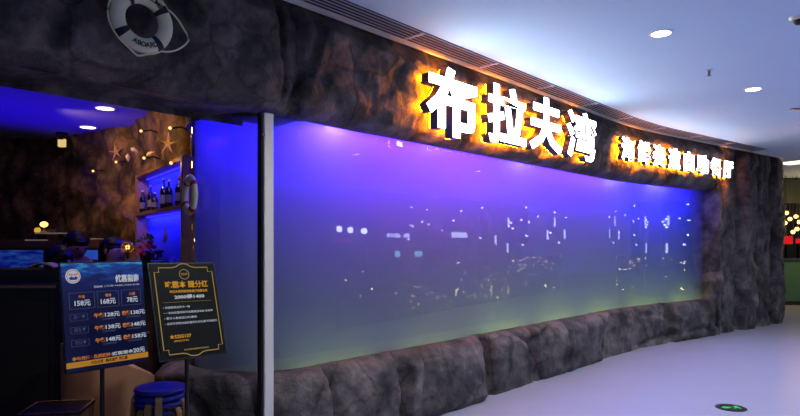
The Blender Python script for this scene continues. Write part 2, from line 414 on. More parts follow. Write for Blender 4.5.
# added green-yellow lights hidden on the sand, to tint the lower water
for k in range(7):
    s = .8 + k * (S_E - 1.2) / 6; c = P(s, -.30, .46)
    t = thing('added_sand_light', 'added yellow-green light hidden on the sand behind the rock base', 'added light', tuple(c), head(s), 'added hidden lights on the aquarium sand')
    bm = bmesh.new(); box(bm, (0, 0, -.01), (.3, .05, .03), bev=.005); obj('body', bm, M_dark, t)
    l = lamp('added_bottom_glow', 'AREA', (0, 0, .012), (3.0 if k < 2 else 4.6), (.78, .80, .07), None, None, shape='RECTANGLE', size=1.0, size_y=.3); l.rotation_euler = (PI, 0, 0); l.parent = t

# ------------------------------------------------------------------ white post
t = thing('post', 'slim white square post standing in front of the aquarium', 'post', tuple(P(-.06, -.10, 0)), h0)
bm = bmesh.new(); box(bm, (0, 0, 1.24), (.078, .06, 2.48), bev=.004); obj('shaft', bm, M_white, t)
bm = bmesh.new(); box(bm, (-.048, .01, 1.24), (.014, .05, 2.48)); obj('side_channel', bm, M_dark, t)
bm = bmesh.new(); cone(bm, (-.052, -.035, 2.32), .012, .012, .012, 12, Matrix.Rotation(PI / 2, 4, 'X')); obj('screw', bm, mat('brass', (220, 190, 150), .2, 1), t)
bm = bmesh.new(); box(bm, (0, 0, .006), (.14, .12, .012), bev=.003); obj('foot_plate', bm, M_white, t)

# ------------------------------------------------------------------ sign characters
M_face = emat('sign_face', (228, 242, 255), 12)
M_side = mat('sign_return', (70, 66, 92), .35, .3)
M_halo = emat('sign_halo', (255, 132, 6), 115)
def sign_char(ch, px0, px1, y0, y1, off, dep, label, group, bold, halo=M_halo):
    s0, s1 = s_at(px0, off + dep), s_at(px1, off + dep); sm_ = (s0 + s1) / 2
    d = P(sm_, off + dep).y
    z1 = EYE + (HZ - y0) / FPX * d; z0 = EYE + (HZ - y1) / FPX * d
    F = frame(sm_, off, (z0 + z1) / 2); W = (s1 - s0); Hh = z1 - z0
    t = thing('sign_character', label, 'sign character', tuple(F.translation), 0, group)
    Fl = F.copy(); Fl.translation = (0, 0, 0); fit = (-W / 2, W / 2, -Hh / 2, Hh / 2)
    tr = lambda z: Fl @ Matrix.Translation((0, 0, z))
    bm = bmesh.new(); text_bm(bm, ch, 1, tr(dep / 2), dep / 2 - .006, bold, 'CENTER', fit=fit); obj('side_return', bm, M_side, t)
    bm = bmesh.new(); text_bm(bm, ch, 1, tr(dep), .004, bold, 'CENTER', fit=fit); obj('lit_face', bm, M_face, t)
    bm = bmesh.new(); text_bm(bm, ch, 1, tr(0), .002, bold * .2, 'CENTER', fit=fit); obj('back_light', bm, halo, t)
    for sx in (-.3, .3):
        bm = bmesh.new(); cone(bm, (0, 0, 0), .008, .008, off + .08, 8, tr(-off / 2 - .03) @ Matrix.Translation((sx * W, .25 * Hh, 0))); obj('standoff', bm, M_dark, t)
for ch, a, b, y0, y1, lb in (('布', 427, 477, 69, 137, 'first and largest white-faced character of the main sign, orange backlight'),
                             ('拉', 488, 526, 87, 145, 'second large white-faced character of the main sign, with a narrow left radical'),
                             ('夫', 530, 562, 98, 152, 'third large white-faced character of the main sign, legs spreading at the bottom'),
                             ('湾', 567, 596, 112, 160, 'last large white-faced character of the main sign, dense strokes at right')):
    sign_char(ch, a, b, y0, y1, .115, .10, lb, 'large characters of the main sign', .018 if ch == '湾' else .03)
small = ['海', '鲜', '姿', '造', '自', '助', '餐', '厅']
where = ['first, at the left end of the small sign line', 'second of the small sign line, right of the first one', 'third of the small sign line, open strokes at its foot', 'fourth of the small sign line, long sweeping foot stroke', 'fifth of the small sign line, a tall barred box', 'sixth of the small sign line, box shape with a hooked right half', 'seventh of the small sign line, roofed dense strokes', 'last, at the right end of the small sign line']
x0 = 622.0
xs = [(622, 634), (638.5, 650), (653.5, 665), (669, 680.5), (684, 694), (697, 708.5), (711, 721), (723.5, 733)]
for k, ch in enumerate(small):
    a, b = xs[k]; c = (a + b) / 2; yc = 149 + (c - 628) / 99 * 20.5; hh = (23 - 6 * k / 7) / 2
    sign_char(ch, a, b, yc - hh, yc + hh, .11, .08, 'small white-lit character, ' + where[k], 'small characters of the sign line', .03)

# ------------------------------------------------------------------ mall ceiling lamps and fixtures
M_led = emat('downlight_white', (255, 250, 255), 14)
def downlight(p, r, label, group, e, col, parent_kind='downlight', em=M_led, spot=2.6):
    t = thing('downlight', label, 'downlight', p, 0, group)
    bm = bmesh.new(); lathe(bm, [(r * 1.0, -.001), (r * 1.22, -.001), (r * 1.22, -.008), (r * 1.0, -.008)], 32, closed=True); obj('trim_ring', bm, M_white, t)
    bm = bmesh.new(); cone(bm, (0, 0, -.004), r, r, .004, 32); obj('lens', bm, em, t)
    if e: l = lamp('beam', 'SPOT', (0, 0, -.03), e, col, spot_size=spot, spot_blend=.6, shadow_soft_size=r); l.parent = t
    return t
for (px, py, lb) in ((661, 33, 'round white downlight in the mall ceiling, the nearer one'), (753, 89, 'round white downlight in the mall ceiling, the farther one')):
    downlight(tuple(rayz(px, py, 3.298)), .075, lb, 'downlights in the mall ceiling', 145, (.66, .80, 1))
for k, (x, y) in enumerate(((5.77, 8.51), (3.95, 2.6), (6.2, 5.1), (2.1, .2), (8.6, 8.0))):
    downlight((x, y, 3.298), .075, 'round white downlight of the mall ceiling standing out of the frame over the walkway', 'downlights in the mall ceiling', 145, (.66, .80, 1))
for x, y in ((.34, 3.17),):
    downlight((x, y, 3.298), .075, 'round white downlight of the mall ceiling in front of the white post, above the frame', 'downlights in the mall ceiling', 150, (.95, .93, .9), spot=2.5)
p = rayz(709, 70, 3.30)
t = thing('sprinkler', 'small sprinkler head on the ceiling between the two downlights', 'sprinkler', tuple(p))
bm = bmesh.new(); cone(bm, (0, 0, -.004), .035, .03, .008); obj('rosette', bm, M_white, t)
bm = bmesh.new(); cone(bm, (0, 0, -.03), .01, .014, .05, 12); cone(bm, (0, 0, -.058), .02, .02, .005, 12); obj('nozzle', bm, mat('dull_steel', (110, 112, 130), .3, .8), t)
p = rayz(799, 17, 3.30)
t = thing('ceiling_camera', 'dome camera on the ceiling at the upper right edge', 'camera', tuple(p), .2)
bm = bmesh.new(); cone(bm, (0, 0, -.012), .06, .07, .024); obj('base', bm, M_white, t)
bm = bmesh.new(); ball(bm, (0, 0, -.028), (.04, .04, .035)); obj('dome', bm, M_dark, t, True)
p = rayz(802, 109, 3.30)
t = thing('ceiling_vent', 'flat white vent blade hanging just below the ceiling at the right edge', 'vent', tuple(p), .15)
bm = bmesh.new(); box(bm, (0, 0, -.02), (.34, .1, .012), bev=.003); obj('blade', bm, M_white, t)
bm = bmesh.new(); box(bm, (0, 0, -.007), (.3, .05, .014)); obj('slot', bm, M_dark, t)
p = rayz(796, 162, 3.30)
t = thing('light_panel', 'square white light panel in the ceiling past the rock column', 'ceiling light', (p.x, p.y, 3.30), .5)
bm = bmesh.new(); box(bm, (0, 0, -.006), (.66, .66, .012)); obj('frame', bm, M_white, t)
bm = bmesh.new(); box(bm, (0, 0, -.014), (.58, .58, .004)); obj('diffuser', bm, emat('panel_white', (255, 248, 225), 1.6), t)

# floor exit marker
p = rayz(731, 408, 0)
t = thing('floor_marker', 'round black floor sign with green arrow and running figure', 'floor sign', (p.x, p.y, .001))
bm = bmesh.new(); cone(bm, (0, 0, .002), .135, .135, .004, 48); obj('disc', bm, mat('marker_black', (12, 16, 22), .3), t)
bm = bmesh.new(); Mz = Matrix.Translation((0, 0, .005))
prism(bm, [(-.09, 0), (-.045, .04), (-.045, .016), (-.005, .016), (-.005, -.016), (-.045, -.016), (-.045, -.04)], 0, .002, Mz)
ball(bm, (.07, .04, .006), (.012, .012, .001), 12)
prism(bm, [(.03, .03), (.065, .028), (.085, .01), (.075, .004), (.062, .012), (.06, -.01), (.08, -.025), (.072, -.05), (.062, -.048), (.066, -.028), (.045, -.012), (.03, -.035), (.012, -.035), (.012, -.026), (.026, -.024), (.038, .0), (.044, .016), (.03, .018)], 0, .002, Mz)
obj('emblem', bm, emat('marker_green', (60, 235, 110), .9), t)

# ------------------------------------------------------------------ far shop at the right edge
struct_m = mat('far_wall_green', (20, 32, 34), .6)
bm = bmesh.new(); box(bm, (13, 18.2, 1.65), (12, .2, 3.3)); struct(obj('wall_far', bm, struct_m))
bm = bmesh.new(); box(bm, (12.5, 15.8, 2.95), (9, .4, .62)); struct(obj('wall_far_header', bm, struct_m))
t = thing('shop_counter', 'long green shop counter beyond the rock column', 'counter', (12.5, 15.8, 0))
bm = bmesh.new(); box(bm, (0, 0, .57), (9, .6, 1.14)); obj('front_panel', bm, mat('counter_green', (62, 110, 84), .5), t)
bm = bmesh.new(); box(bm, (0, 0, 1.17), (9.1, .7, .06), bev=.01); obj('countertop', bm, mat('counter_top', (40, 70, 60), .3), t)
bm = bmesh.new(); box(bm, (0, 0, .05), (9.02, .62, .1)); obj('plinth', bm, M_dark, t)
M_warm = emat('warm_bulb', (255, 190, 100), 5)
bl = [(782, 214), (786.5, 213), (790, 219), (785, 223), (796, 216.5), (799, 222), (797, 229), (793, 232), (804, 214), (809, 221)]
for k, (px, py) in enumerate(bl):
    D = 15.0 + .25 * (k % 3); p = ray(px, py, D)
    t = thing('pendant_bulb', 'warm round pendant bulb over the green counter, ' + ('farthest left, touching the rock edge', 'second in the top row', 'third from the rock edge, slightly lower', 'lower left one below the top row', 'top row at the right frame edge', 'rightmost just inside the frame', 'second lowest near the right frame edge', 'lowest of the cluster', 'just past the right frame edge, upper', 'just past the right frame edge, lower')[k], 'pendant lamp', tuple(p), 0, 'warm pendant bulbs over the green counter')
    bm = bmesh.new(); ball(bm, (0, 0, 0), .05, 14); obj('bulb', bm, M_warm, t, True)
    bm = bmesh.new(); tube(bm, [(0, 0, .05), (0, 0, 3.3 - p.z)], .006, 6); cone(bm, (0, 0, .07), .025, .02, .05, 12); obj('cord', bm, M_dark, t)
lamp('bulbs_glow', 'POINT', (11, 14.4, 2.3), 90, (1, .62, .25), shadow_soft_size=.5)
for k, (px, py, sz) in enumerate(((787, 240, .3), (799, 241, .18))):
    p = ray(px, py, 16.4)
    t = thing('red_sign', ('red glowing sign panel behind the green counter', 'smaller red sign panel at the right frame edge')[k], 'sign', tuple(p))
    bm = bmesh.new(); box(bm, (0, 0, 0), (sz, .05, sz * .7), bev=.01); obj('panel', bm, emat('red_glow', (210, 30, 35), 1.0), t)
    bm = bmesh.new(); box(bm, (0, .02, 0), (sz + .05, .04, sz * .7 + .05)); obj('frame', bm, M_dark, t)
    bm = bmesh.new(); box(bm, (0, .05, .0), (.03, .03, 1.2)); box(bm, (0, .05, -p.z / 2), (.03, .03, p.z)); obj('stand', bm, M_dark, t)

# ------------------------------------------------------------------ what the glass mirrors: the opposite side of the mall
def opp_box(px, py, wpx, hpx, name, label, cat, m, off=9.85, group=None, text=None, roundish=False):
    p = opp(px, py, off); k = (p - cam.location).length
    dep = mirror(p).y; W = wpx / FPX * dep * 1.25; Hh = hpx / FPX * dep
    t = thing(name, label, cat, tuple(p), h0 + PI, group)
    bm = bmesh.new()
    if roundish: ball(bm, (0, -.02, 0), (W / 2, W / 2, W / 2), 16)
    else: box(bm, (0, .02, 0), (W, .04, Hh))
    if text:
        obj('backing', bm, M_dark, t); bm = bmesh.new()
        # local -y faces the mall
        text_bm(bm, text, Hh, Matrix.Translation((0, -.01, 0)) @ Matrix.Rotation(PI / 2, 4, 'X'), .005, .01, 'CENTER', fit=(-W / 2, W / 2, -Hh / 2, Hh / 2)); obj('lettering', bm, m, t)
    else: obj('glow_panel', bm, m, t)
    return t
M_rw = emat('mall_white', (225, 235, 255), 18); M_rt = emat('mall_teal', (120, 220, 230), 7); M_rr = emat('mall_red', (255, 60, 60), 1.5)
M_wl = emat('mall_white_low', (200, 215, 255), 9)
for px, py, wh in ((339, 229, 'left'), (350, 230, 'middle'), (364, 231, 'right')):
    opp_box(px, py, 5, 5, 'globe_lamp', wh + ' one of three white globe lamps mirrored in the tank', 'lamp', M_rw, group='three globe lamps mirrored in the tank', roundish=True)
opp_box(342, 240, 18, 3, 'shop_sign', 'dim red shop sign mirrored under the three globe lamps', 'sign', M_rr)
for px, py, wp, hp in ((398, 254, 5, 6), (419, 254, 8, 5)):
    opp_box(px, py, wp, hp, 'screen', 'teal lit screen mirrored in the tank, ' + ('the smaller one' if wp == 5 else 'the wider one'), 'screen', M_rt)
opp_box(460, 235, 20, 5, 'shop_sign', 'white lit sign strip mirrored in the tank beside the teal screens', 'sign', M_wl)
opp_box(399, 235.5, 28, 4, 'shop_sign', 'row of small white glowing marks mirrored above the teal screens', 'sign', M_wl, text='· ■■ — ■■ ■ ■')
for k in range(7):
    px, py = ((509, 222), (555, 222), (548, 235), (508, 248), (496, 240), (565, 234), (596, 226))[k]
    opp_box(px, py, 1.6, 9, 'strip_lamp', 'slim vertical white lamp mirrored in the tank, ' + ('lower half of the stacked pair, upper lamp', 'tallest under the last large character', 'short one left of the striped reflections', 'lowest one near the water line', 'leftmost of the slim lamps', 'second from the right', 'rightmost of the slim lamps')[k], 'lamp', M_wl, group='slim lamps mirrored in the tank')
for k in range(26):
    px, py = random.uniform(400, 590), random.uniform(205, 245)
    opp_box(px, py, 1.6, 1.2, 'spot_lamp', 'tiny mirrored shop spotlight in the tank glass', 'lamp', M_rw, off=8.5 + random.random(), group='tiny shop spotlights mirrored in the tank')['label'] = 'tiny mirrored shop spotlight in the tank glass'
# low partition covered in fairy lights, mirrored in the tank
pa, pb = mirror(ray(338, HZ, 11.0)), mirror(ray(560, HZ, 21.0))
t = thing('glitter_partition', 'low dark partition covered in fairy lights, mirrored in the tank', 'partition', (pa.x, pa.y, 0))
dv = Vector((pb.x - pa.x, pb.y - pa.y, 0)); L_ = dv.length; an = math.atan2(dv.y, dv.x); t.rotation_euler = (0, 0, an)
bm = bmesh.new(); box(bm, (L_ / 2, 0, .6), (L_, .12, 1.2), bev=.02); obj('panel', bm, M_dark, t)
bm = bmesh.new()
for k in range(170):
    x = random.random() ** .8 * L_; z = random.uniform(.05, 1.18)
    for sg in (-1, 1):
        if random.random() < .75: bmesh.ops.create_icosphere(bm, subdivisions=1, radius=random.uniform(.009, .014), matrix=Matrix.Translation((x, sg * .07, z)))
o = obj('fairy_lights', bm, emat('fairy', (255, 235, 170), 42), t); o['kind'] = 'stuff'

# ------------------------------------------------------------------ restaurant shell
M_floor_in = mat('dark_restaurant_floor', (30, 26, 28), .35, vary=.3, scale=3)
bm = bmesh.new(); q = [P(-7.6, -.12), P(S_T + .2, -.12), P(S_T + .4, -.5)]
prism(bm, [(v.x, v.y) for v in q] + [(-1.2, 6.3), (-2.0, 6.2), (-3.1, 7.2), (-3.9, 7.9), (-8.2, 8.9), (-9.5, 2)], 0.0, .004)
bmesh.ops.triangulate(bm, faces=[f for f in bm.faces if len(f.verts) > 4]); struct(obj('floor_restaurant', bm, M_floor_in))
M_ceil_in = mat('restaurant_ceiling', (115, 112, 165), .8, vary=.05)
bm = bmesh.new(); q = [P(-7.9, -.55), P(S_T + .2, -.55)]
prism(bm, [(v.x, v.y) for v in q] + [(.4, 6.4), (-1.2, 7.3), (-3.5, 9.5), (-10, 10), (-11, 0)], 2.95, 3.02)
bmesh.ops.triangulate(bm, faces=[f for f in bm.faces if len(f.verts) > 4]); struct(obj('ceiling_restaurant', bm, M_ceil_in))
def polypath(pts):
    pts = [Vector((x, y, 0)) for x, y in pts]; seg = [(b - a).length for a, b in zip(pts, pts[1:])]
    def f(s, off, z):
        k = 0
        while k < len(seg) - 1 and s > seg[k]: s -= seg[k]; k += 1
        d = (pts[k + 1] - pts[k]).normalized(); n = Vector((d.y, -d.x, 0)); p = pts[k] + d * s + n * off
        return Vector((p.x, p.y, z))
    return f, sum(seg)
# path runs left to right so that +off is into the room
WB, LB = polypath([(-8.2, 8.6), (-6.2, 8.05), (-4.6, 7.9), (-3.75, 7.45), (-3.02, 6.95)])
WS, LS = polypath([(-3.02, 6.95), (-2.5, 6.2), (-2.03, 5.56), (-1.88, 5.72), (-1.75, 6.0), (-1.0, 6.45), (.2, 7.3)])
pro = [(0, 0, 1), (0, 1.5, 1.2), (.02, 2.4, 1.5), (.05, 2.98, 1)]
struct(rocksheet('wall_back', WB, 0, LB, .045, pro, M_rock_in, amp=1.5, vsc=(1.3, .4), seed=6, dz=.045))
struct(rocksheet('wall_side', WS, 0, LS, .04, pro, M_rock_in, amp=.95, vsc=(1.6, .5), seed=8, dz=.04))
bm = bmesh.new(); box(bm, (-8.6, 4.6, 1.5), (.2, 9, 3)); struct(obj('wall_left', bm, M_darkwood))
for px, py, lb in ((105, 108, 'pinkish round downlight in the blue restaurant ceiling, the larger nearer one'), (88, 127, 'pinkish round downlight in the blue restaurant ceiling, the smaller farther one')):
    downlight(tuple(rayz(px, py, 2.948)), .085, lb, 'downlights in the blue ceiling', 2.5, (1, .75, .7), em=emat('downlight_pink', (255, 225, 240), 5), spot=1.2)
# small hanging lit sign
p = rayz(62, 133, 2.95)
t = thing('hanging_lamp', 'small square pale yellow lamp hanging from the blue ceiling', 'hanging lamp', tuple(p))
bm = bmesh.new(); cone(bm, (0, 0, -.015), .07, .07, .03, 16); cone(bm, (0, 0, -.05), .012, .012, .05, 8); obj('mount', bm, M_dark, t)
bm = bmesh.new(); box(bm, (0, 0, -.125), (.085, .05, .1), bev=.006); obj('lamp_box', bm, emat('pale_yellow', (235, 205, 130), .9), t)
bm = bmesh.new(); box(bm, (0, -.027, -.08), (.07, .004, .012)); obj('cap', bm, M_wood, t)

# side wall frame: local x from far to near, y up, z into the room
W0 = Vector((-3.02, 6.95, 0)); W1 = Vector((-2.03, 5.56, 0)); wd = (W1 - W0).normalized(); wn = Vector((wd.y, -wd.x, 0))
def on_side(px, py, off=.1):
    r = Vector(((px - 400) / FPX, 1, 0)); p0 = W0 + wn * off; k = p0.dot(wn) / r.dot(wn); return ray(px, py, k)
def side_frame(p):
    return Matrix(((wd.x, 0, wn.x, p.x), (wd.y, 0, wn.y, p.y), (0, 1, 0, p.z), (0, 0, 0, 1)))
# bottle shelf
pa, pb = on_side(135, 200, .17), on_side(182, 200, .17)
Wd = (Vector((pb.x, pb.y, 0)) - Vector((pa.x, pa.y, 0))).length
base = Vector((pa.x, pa.y, 0)); zt, zm, zb = 2.27, 1.87, 1.22
t = thing('bottle_shelf', 'tan wooden wall shelf glowing blue inside, left of the aquarium', 'shelf', tuple(base)); Fs = side_frame(Vector((0, 0, 0)))
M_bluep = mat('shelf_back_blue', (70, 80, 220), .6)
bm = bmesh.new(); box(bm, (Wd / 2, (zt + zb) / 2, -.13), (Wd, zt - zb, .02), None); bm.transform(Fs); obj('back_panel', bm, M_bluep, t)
for x in (.025, Wd - .03):
    bm = bmesh.new(); box(bm, (x, (zt + zb - .6) / 2 , -.07), (.05, zt - zb + .6, .14), bev=.006); bm.transform(Fs); obj('upright', bm, M_wood, t)
for z in (zt, zm, zb, .75):
    bm = bmesh.new(); box(bm, (Wd / 2, z, -.07), (Wd, .035, .14), bev=.004); bm.transform(Fs); obj('shelf_board', bm, M_wood, t)
for z, e in ((zt - .03, 6), (zm - .03, 9)):
    bm = bmesh.new(); box(bm, (Wd / 2, z, -.10), (Wd * .9, .012, .02)); bm.transform(Fs); obj('light_strip', bm, emat('strip_blue', (40, 30, 255), 3), t)
    l = lamp('strip_glow', 'AREA', (0, 0, 0), e, (.03, .03, 1.0), shape='RECTANGLE', size=Wd * .9, size_y=.08); l.parent = t
    l.matrix_local = Fs @ Matrix.Translation((Wd / 2, z - .015, -.06)) @ Matrix.Rotation(-PI / 2 + .35, 4, 'X')
def bottle(p, h, r, label, group, m, capm):
    t = thing('bottle', label, 'bottle', tuple(p), 0, group)
    bm = bmesh.new(); lathe(bm, [(r * .9, 0), (r, .01), (r, h * .58), (r * .8, h * .68), (r * .32, h * .76), (r * .3, h * .95)], 14); obj('body', bm, m, t, True)
    bm = bmesh.new(); cone(bm, (0, 0, h * .96), r * .36, r * .36, h * .08, 12); obj('cap', bm, capm, t)
    bm = bmesh.new(); lathe(bm, [(r * 1.02, h * .18), (r * 1.02, h * .45)], 14); obj('paper_label', bm, M_plabel, t, True)
M_plabel = mat('bottle_label', (120, 115, 110), .6)
M_bot = mat('dark_bottle_glass', (10, 14, 22), .08, spec=.8)
names = ('dark bottle at the far end of the upper shelf board', 'dark bottle second from the far end of the upper shelf board', 'short dark bottle third from the far end, upper shelf board', 'tall dark bottle in the middle of the upper shelf board', 'dark bottle right of the tall one on the upper shelf board', 'dark bottle second from the near end, upper shelf board', 'dark bottle at the near end of the upper shelf board')
for k in range(7):
    x = .1 + k * (Wd - .2) / 6; p = base + wd * x - wn * (.055 + .02 * (k % 2)); p.z = zm + .018
    bottle(p, (.24, .27, .18, .30, .26, .27, .25)[k], .032, names[k], 'bottles on the upper shelf board', M_bot, M_wood if k % 2 else M_white)
M_clear = mat('clear_glass', (200, 205, 255), .05, spec=1, trans=.8)
for k in range(5):
    x = .18 + k * (Wd - .3) / 4.4; p = base + wd * x - wn * (.06 + .015 * (k % 2)); p.z = zb + .018
    t = thing('wine_glass', 'sparkling stemmed glass on the lower shelf board, ' + ('at the far end', 'second from the far end', 'in the middle', 'second from the near end', 'at the near end')[k], 'glass', tuple(p), 0, 'glasses on the lower shelf board')
    bm = bmesh.new(); lathe(bm, [(.03, 0), (.004, .008), (.004, .09)], 14); obj('stem', bm, M_clear, t, True)
    bm = bmesh.new(); lathe(bm, [(.004, .09), (.03, .115), (.036, .15), (.028, .20)], 14); obj('bowl', bm, M_clear, t, True)
p = base + wd * (.42 * Wd) - wn * .02; p.z = zb + .018
t = thing('ornament_jar', 'dark round jar with a wide lid among the glasses on the lower shelf', 'jar', tuple(p))
bm = bmesh.new(); lathe(bm, [(.06, 0), (.095, .06), (.1, .15), (.07, .24)], 20); obj('body', bm, M_bot, t, True)
bm = bmesh.new(); lathe(bm, [(.09, .24), (.09, .26), (.02, .28), (.02, .31)], 20); obj('lid', bm, M_dark, t)
# starfish, shells and bulbs on the rock
M_star = mat('starfish_tan', (215, 175, 115), .7, bump=.6, scale=60)
def starfish(px, py, R_, label, rot):
    p = on_side(px, py, .19); t = bm = bmesh.new()
    Mx = Matrix.Rotation(math.radians(38), 4, 'Z') @ side_frame(Vector((0, 0, 0))) @ Matrix.Rotation(rot, 4, 'Z')
    c = bm.verts.new(Mx @ Vector((0, 0, .028))); cb = bm.verts.new(Mx @ Vector((0, 0, -.006))); top = []; n = 10
    ring = []
    for k in range(5):
        for j, (rr, da, h) in enumerate(((.2, -.63, 0), (.62, -.075, 0), (1, 0, .004), (.62, .075, 0))):
            a = k * 2 * PI / 5 + PI / 2 + da; ring.append(bm.verts.new(Mx @ Vector((R_ * rr * math.cos(a), R_ * rr * math.sin(a), h))))
        a = k * 2 * PI / 5 + PI / 2; top.append(bm.verts.new(Mx @ Vector((R_ * .6 * math.cos(a), R_ * .6 * math.sin(a), .016))))
    m_ = len(ring)
    for k in range(5):
        i = k * 4; a, b, tp_, d = ring[i], ring[i + 1], ring[i + 2], ring[i + 3]; nx = ring[(i + 4) % m_]
        for f in ((c, a, b, top[k]), (b, tp_, top[k]), (tp_, d, top[k]), (top[k], d, nx, c)): bm.faces.new(f)
    for i in range(m_): bm.faces.new((ring[i], cb, ring[(i + 1) % m_]))
    o = obj('starfish', bm, M_star); o.location = p; tag(o, label, 'starfish')
starfish(116, 152, .12, 'tan starfish on the lit rock wall, the farther left one', .2)
starfish(168, 144, .105, 'tan starfish on the lit rock wall, nearer the aquarium', -.1)
M_glow = emat('small_warm_bulb', (255, 190, 110), 2.2)
for k, (px, py, lb) in enumerate(((141, 131, 'tiny warm globe bulb on the rock, between the two starfish and above them'), (170, 128, 'tiny warm globe bulb on the rock above the right starfish'), (144, 158, 'tiny warm globe bulb on the rock below and right of the left starfish'), (171, 163, 'tiny warm globe bulb on the rock just above the bottle shelf'), (93, 171, 'tiny warm globe bulb low on the dark rock left of the starfish'), (116, 162, 'tiny warm globe bulb right under the left starfish'))):
    p = on_side(px, py, .20) if px > 100 else ray(px, py, 7.3)
    t = thing('globe_bulb', lb, 'bulb', tuple(p))
    bm = bmesh.new(); ball(bm, (0, 0, 0), .014, 12); obj('bulb', bm, M_glow, t, True)
    bm = bmesh.new(); tube(bm, [-wn * .02, -wn * .09 + Vector((0, 0, .02)), -wn * .16], .008, 8); obj('bracket', bm, M_dark, t)
    if k in (1, 3): l = lamp('bulb_glow', 'POINT', (0, 0, 0), 1.0, (1, .55, .2), shadow_soft_size=.03); l.location = wn * .06; l.parent = t
M_shell = mat('shell_cream', (225, 200, 165), .5, bump=.5, scale=30)
for k, (px, py) in enumerate(((150, 154), (134, 150), (128, 157))):
    p = on_side(px, py, .17); bm = bmesh.new()
    lathe(bm, [(.002, -.04), (.02, -.02), (.026, 0), (.018, .014), (.02, .02), (.01, .03), (.003, .048)], 14, Matrix.Rotation(1.1 + k, 4, 'Y'))
    o = obj('conch_shell', bm, M_shell, smooth=True); o.location = p; tag(o, 'cream spiral shell stuck on the rock wall, ' + ('nearest the right starfish', 'midway between the starfish', 'nearest the left starfish')[k], 'shell', 'shells on the rock wall')

# ------------------------------------------------------------------ lifebuoys
def buoy(F, R_, r, label, band, txt=None, rope=True, name='lifebuoy', ringcol=None, bangles=(35, 125, 215, 305)):
    t = thing(name, label, 'lifebuoy', tuple(F.translation)); L3 = F.copy(); L3.translation = (0, 0, 0)
    n = 72; bm = bmesh.new(); pts = [L3 @ Vector((R_ * math.cos(a), R_ * math.sin(a), r * .72)) for a in [k * 2 * PI / n for k in range(n)]]
    # flattened torus
    S = 16; rings = []
    for k in range(n):
        a = k * 2 * PI / n
        rings.append([bm.verts.new(L3 @ Vector(((R_ + r * math.cos(b)) * math.cos(a), (R_ + r * math.cos(b)) * math.sin(a), r * .72 + r * .7 * math.sin(b)))) for b in [j * 2 * PI / S for j in range(S)]])
    for k in range(n):
        for j in range(S): bm.faces.new((rings[k][j], rings[(k + 1) % n][j], rings[(k + 1) % n][(j + 1) % S], rings[k][(j + 1) % S]))
    obj('ring', bm, ringcol or M_buoy, t, True)
    for a0 in bangles:
        bm = bmesh.new(); rings = []
        for k in range(6):
            a = math.radians(a0 - 7 + k * 14 / 5); q = r * 1.04
            rings.append([bm.verts.new(L3 @ Vector(((R_ + q * math.cos(b)) * math.cos(a), (R_ + q * math.cos(b)) * math.sin(a), r * .72 + q * .7 * math.sin(b)))) for b in [j * 2 * PI / S for j in range(S)]])
        for A_, B_ in zip(rings, rings[1:]):
            for j in range(S): bm.faces.new((A_[j], B_[j], B_[(j + 1) % S], A_[(j + 1) % S]))
        obj('band', bm, band, t, True)
    if rope:
        bm = bmesh.new(); pts = []
        for k in range(len(bangles)):
            a, b = bangles[k], bangles[(k + 1) % 4] + (360 if k == 3 else 0)
            for j in range(12):
                u = j / 12; an = math.radians(a + (b - a) * u); ex = r * 1.05 + (.055 if k != 3 else .11) * math.sin(PI * u) * .12
                if k == 3: ex = r * 1.05 + .10 * (1 - abs(2 * u - 1)) * (1 if u < .62 else .9)
                if k == 2: ex = r * 1.05 + .022 * max(0, 1 - abs(2 * u - 1) * 2.5)
                pts.append(L3 @ Vector(((R_ + ex) * math.cos(an), (R_ + ex) * math.sin(an), r * .8)))
        tube(bm, pts, .0055, 6, closed=True); obj('rope', bm, M_buoy, t, True)
    if txt:
        bm = bmesh.new()
        for s_, a_mid, flip in txt:
            n_ = len(s_); st = 10.0
            for i, ch in enumerate(s_):
                if ch == ' ': continue
                a = math.radians(a_mid + (i - (n_ - 1) / 2) * (st if flip else -st))
                rr = R_
                rot = a + PI / 2 if flip else a - PI / 2
                text_bm(bm, ch, .038, L3 @ Matrix.Translation((rr * math.cos(a), rr * math.sin(a), r * .72 + r * .715)) @ Matrix.Rotation(rot, 4, 'Z') @ Matrix.Translation((0, -.014, 0)), .001, .0008, 'CENTER')
        obj('lettering', bm, M_navy, t)
    return t
M_buoy = mat('cream_buoy', (225, 220, 185), .5, vary=.08); M_navy = mat('navy', (14, 16, 40), .5); M_redb = mat('buoy_red', (170, 40, 30), .5)
sb = s_at(142, .16); Fb = frame(sb, .13, 0); d_ = P(sb, .16).y; Fb.translation.z = EYE + (HZ - 21) / FPX * d_
buoy(Fb @ Matrix.Rotation(math.radians(4), 4, 'Z'), .135, .042, 'cream lifebuoy with navy bands hanging on the rock fascia', M_navy, [('ABOARD', 269, True), ('WELCOME', 72, False)], bangles=(33, 122, 213, 303))
bm = bmesh.new(); 
pl = on_side(193, 195, .18)
buoy(side_frame(pl), .125, .034, 'red and cream lifebuoy on the rock at the aquarium edge', M_redb, None, rope=False)

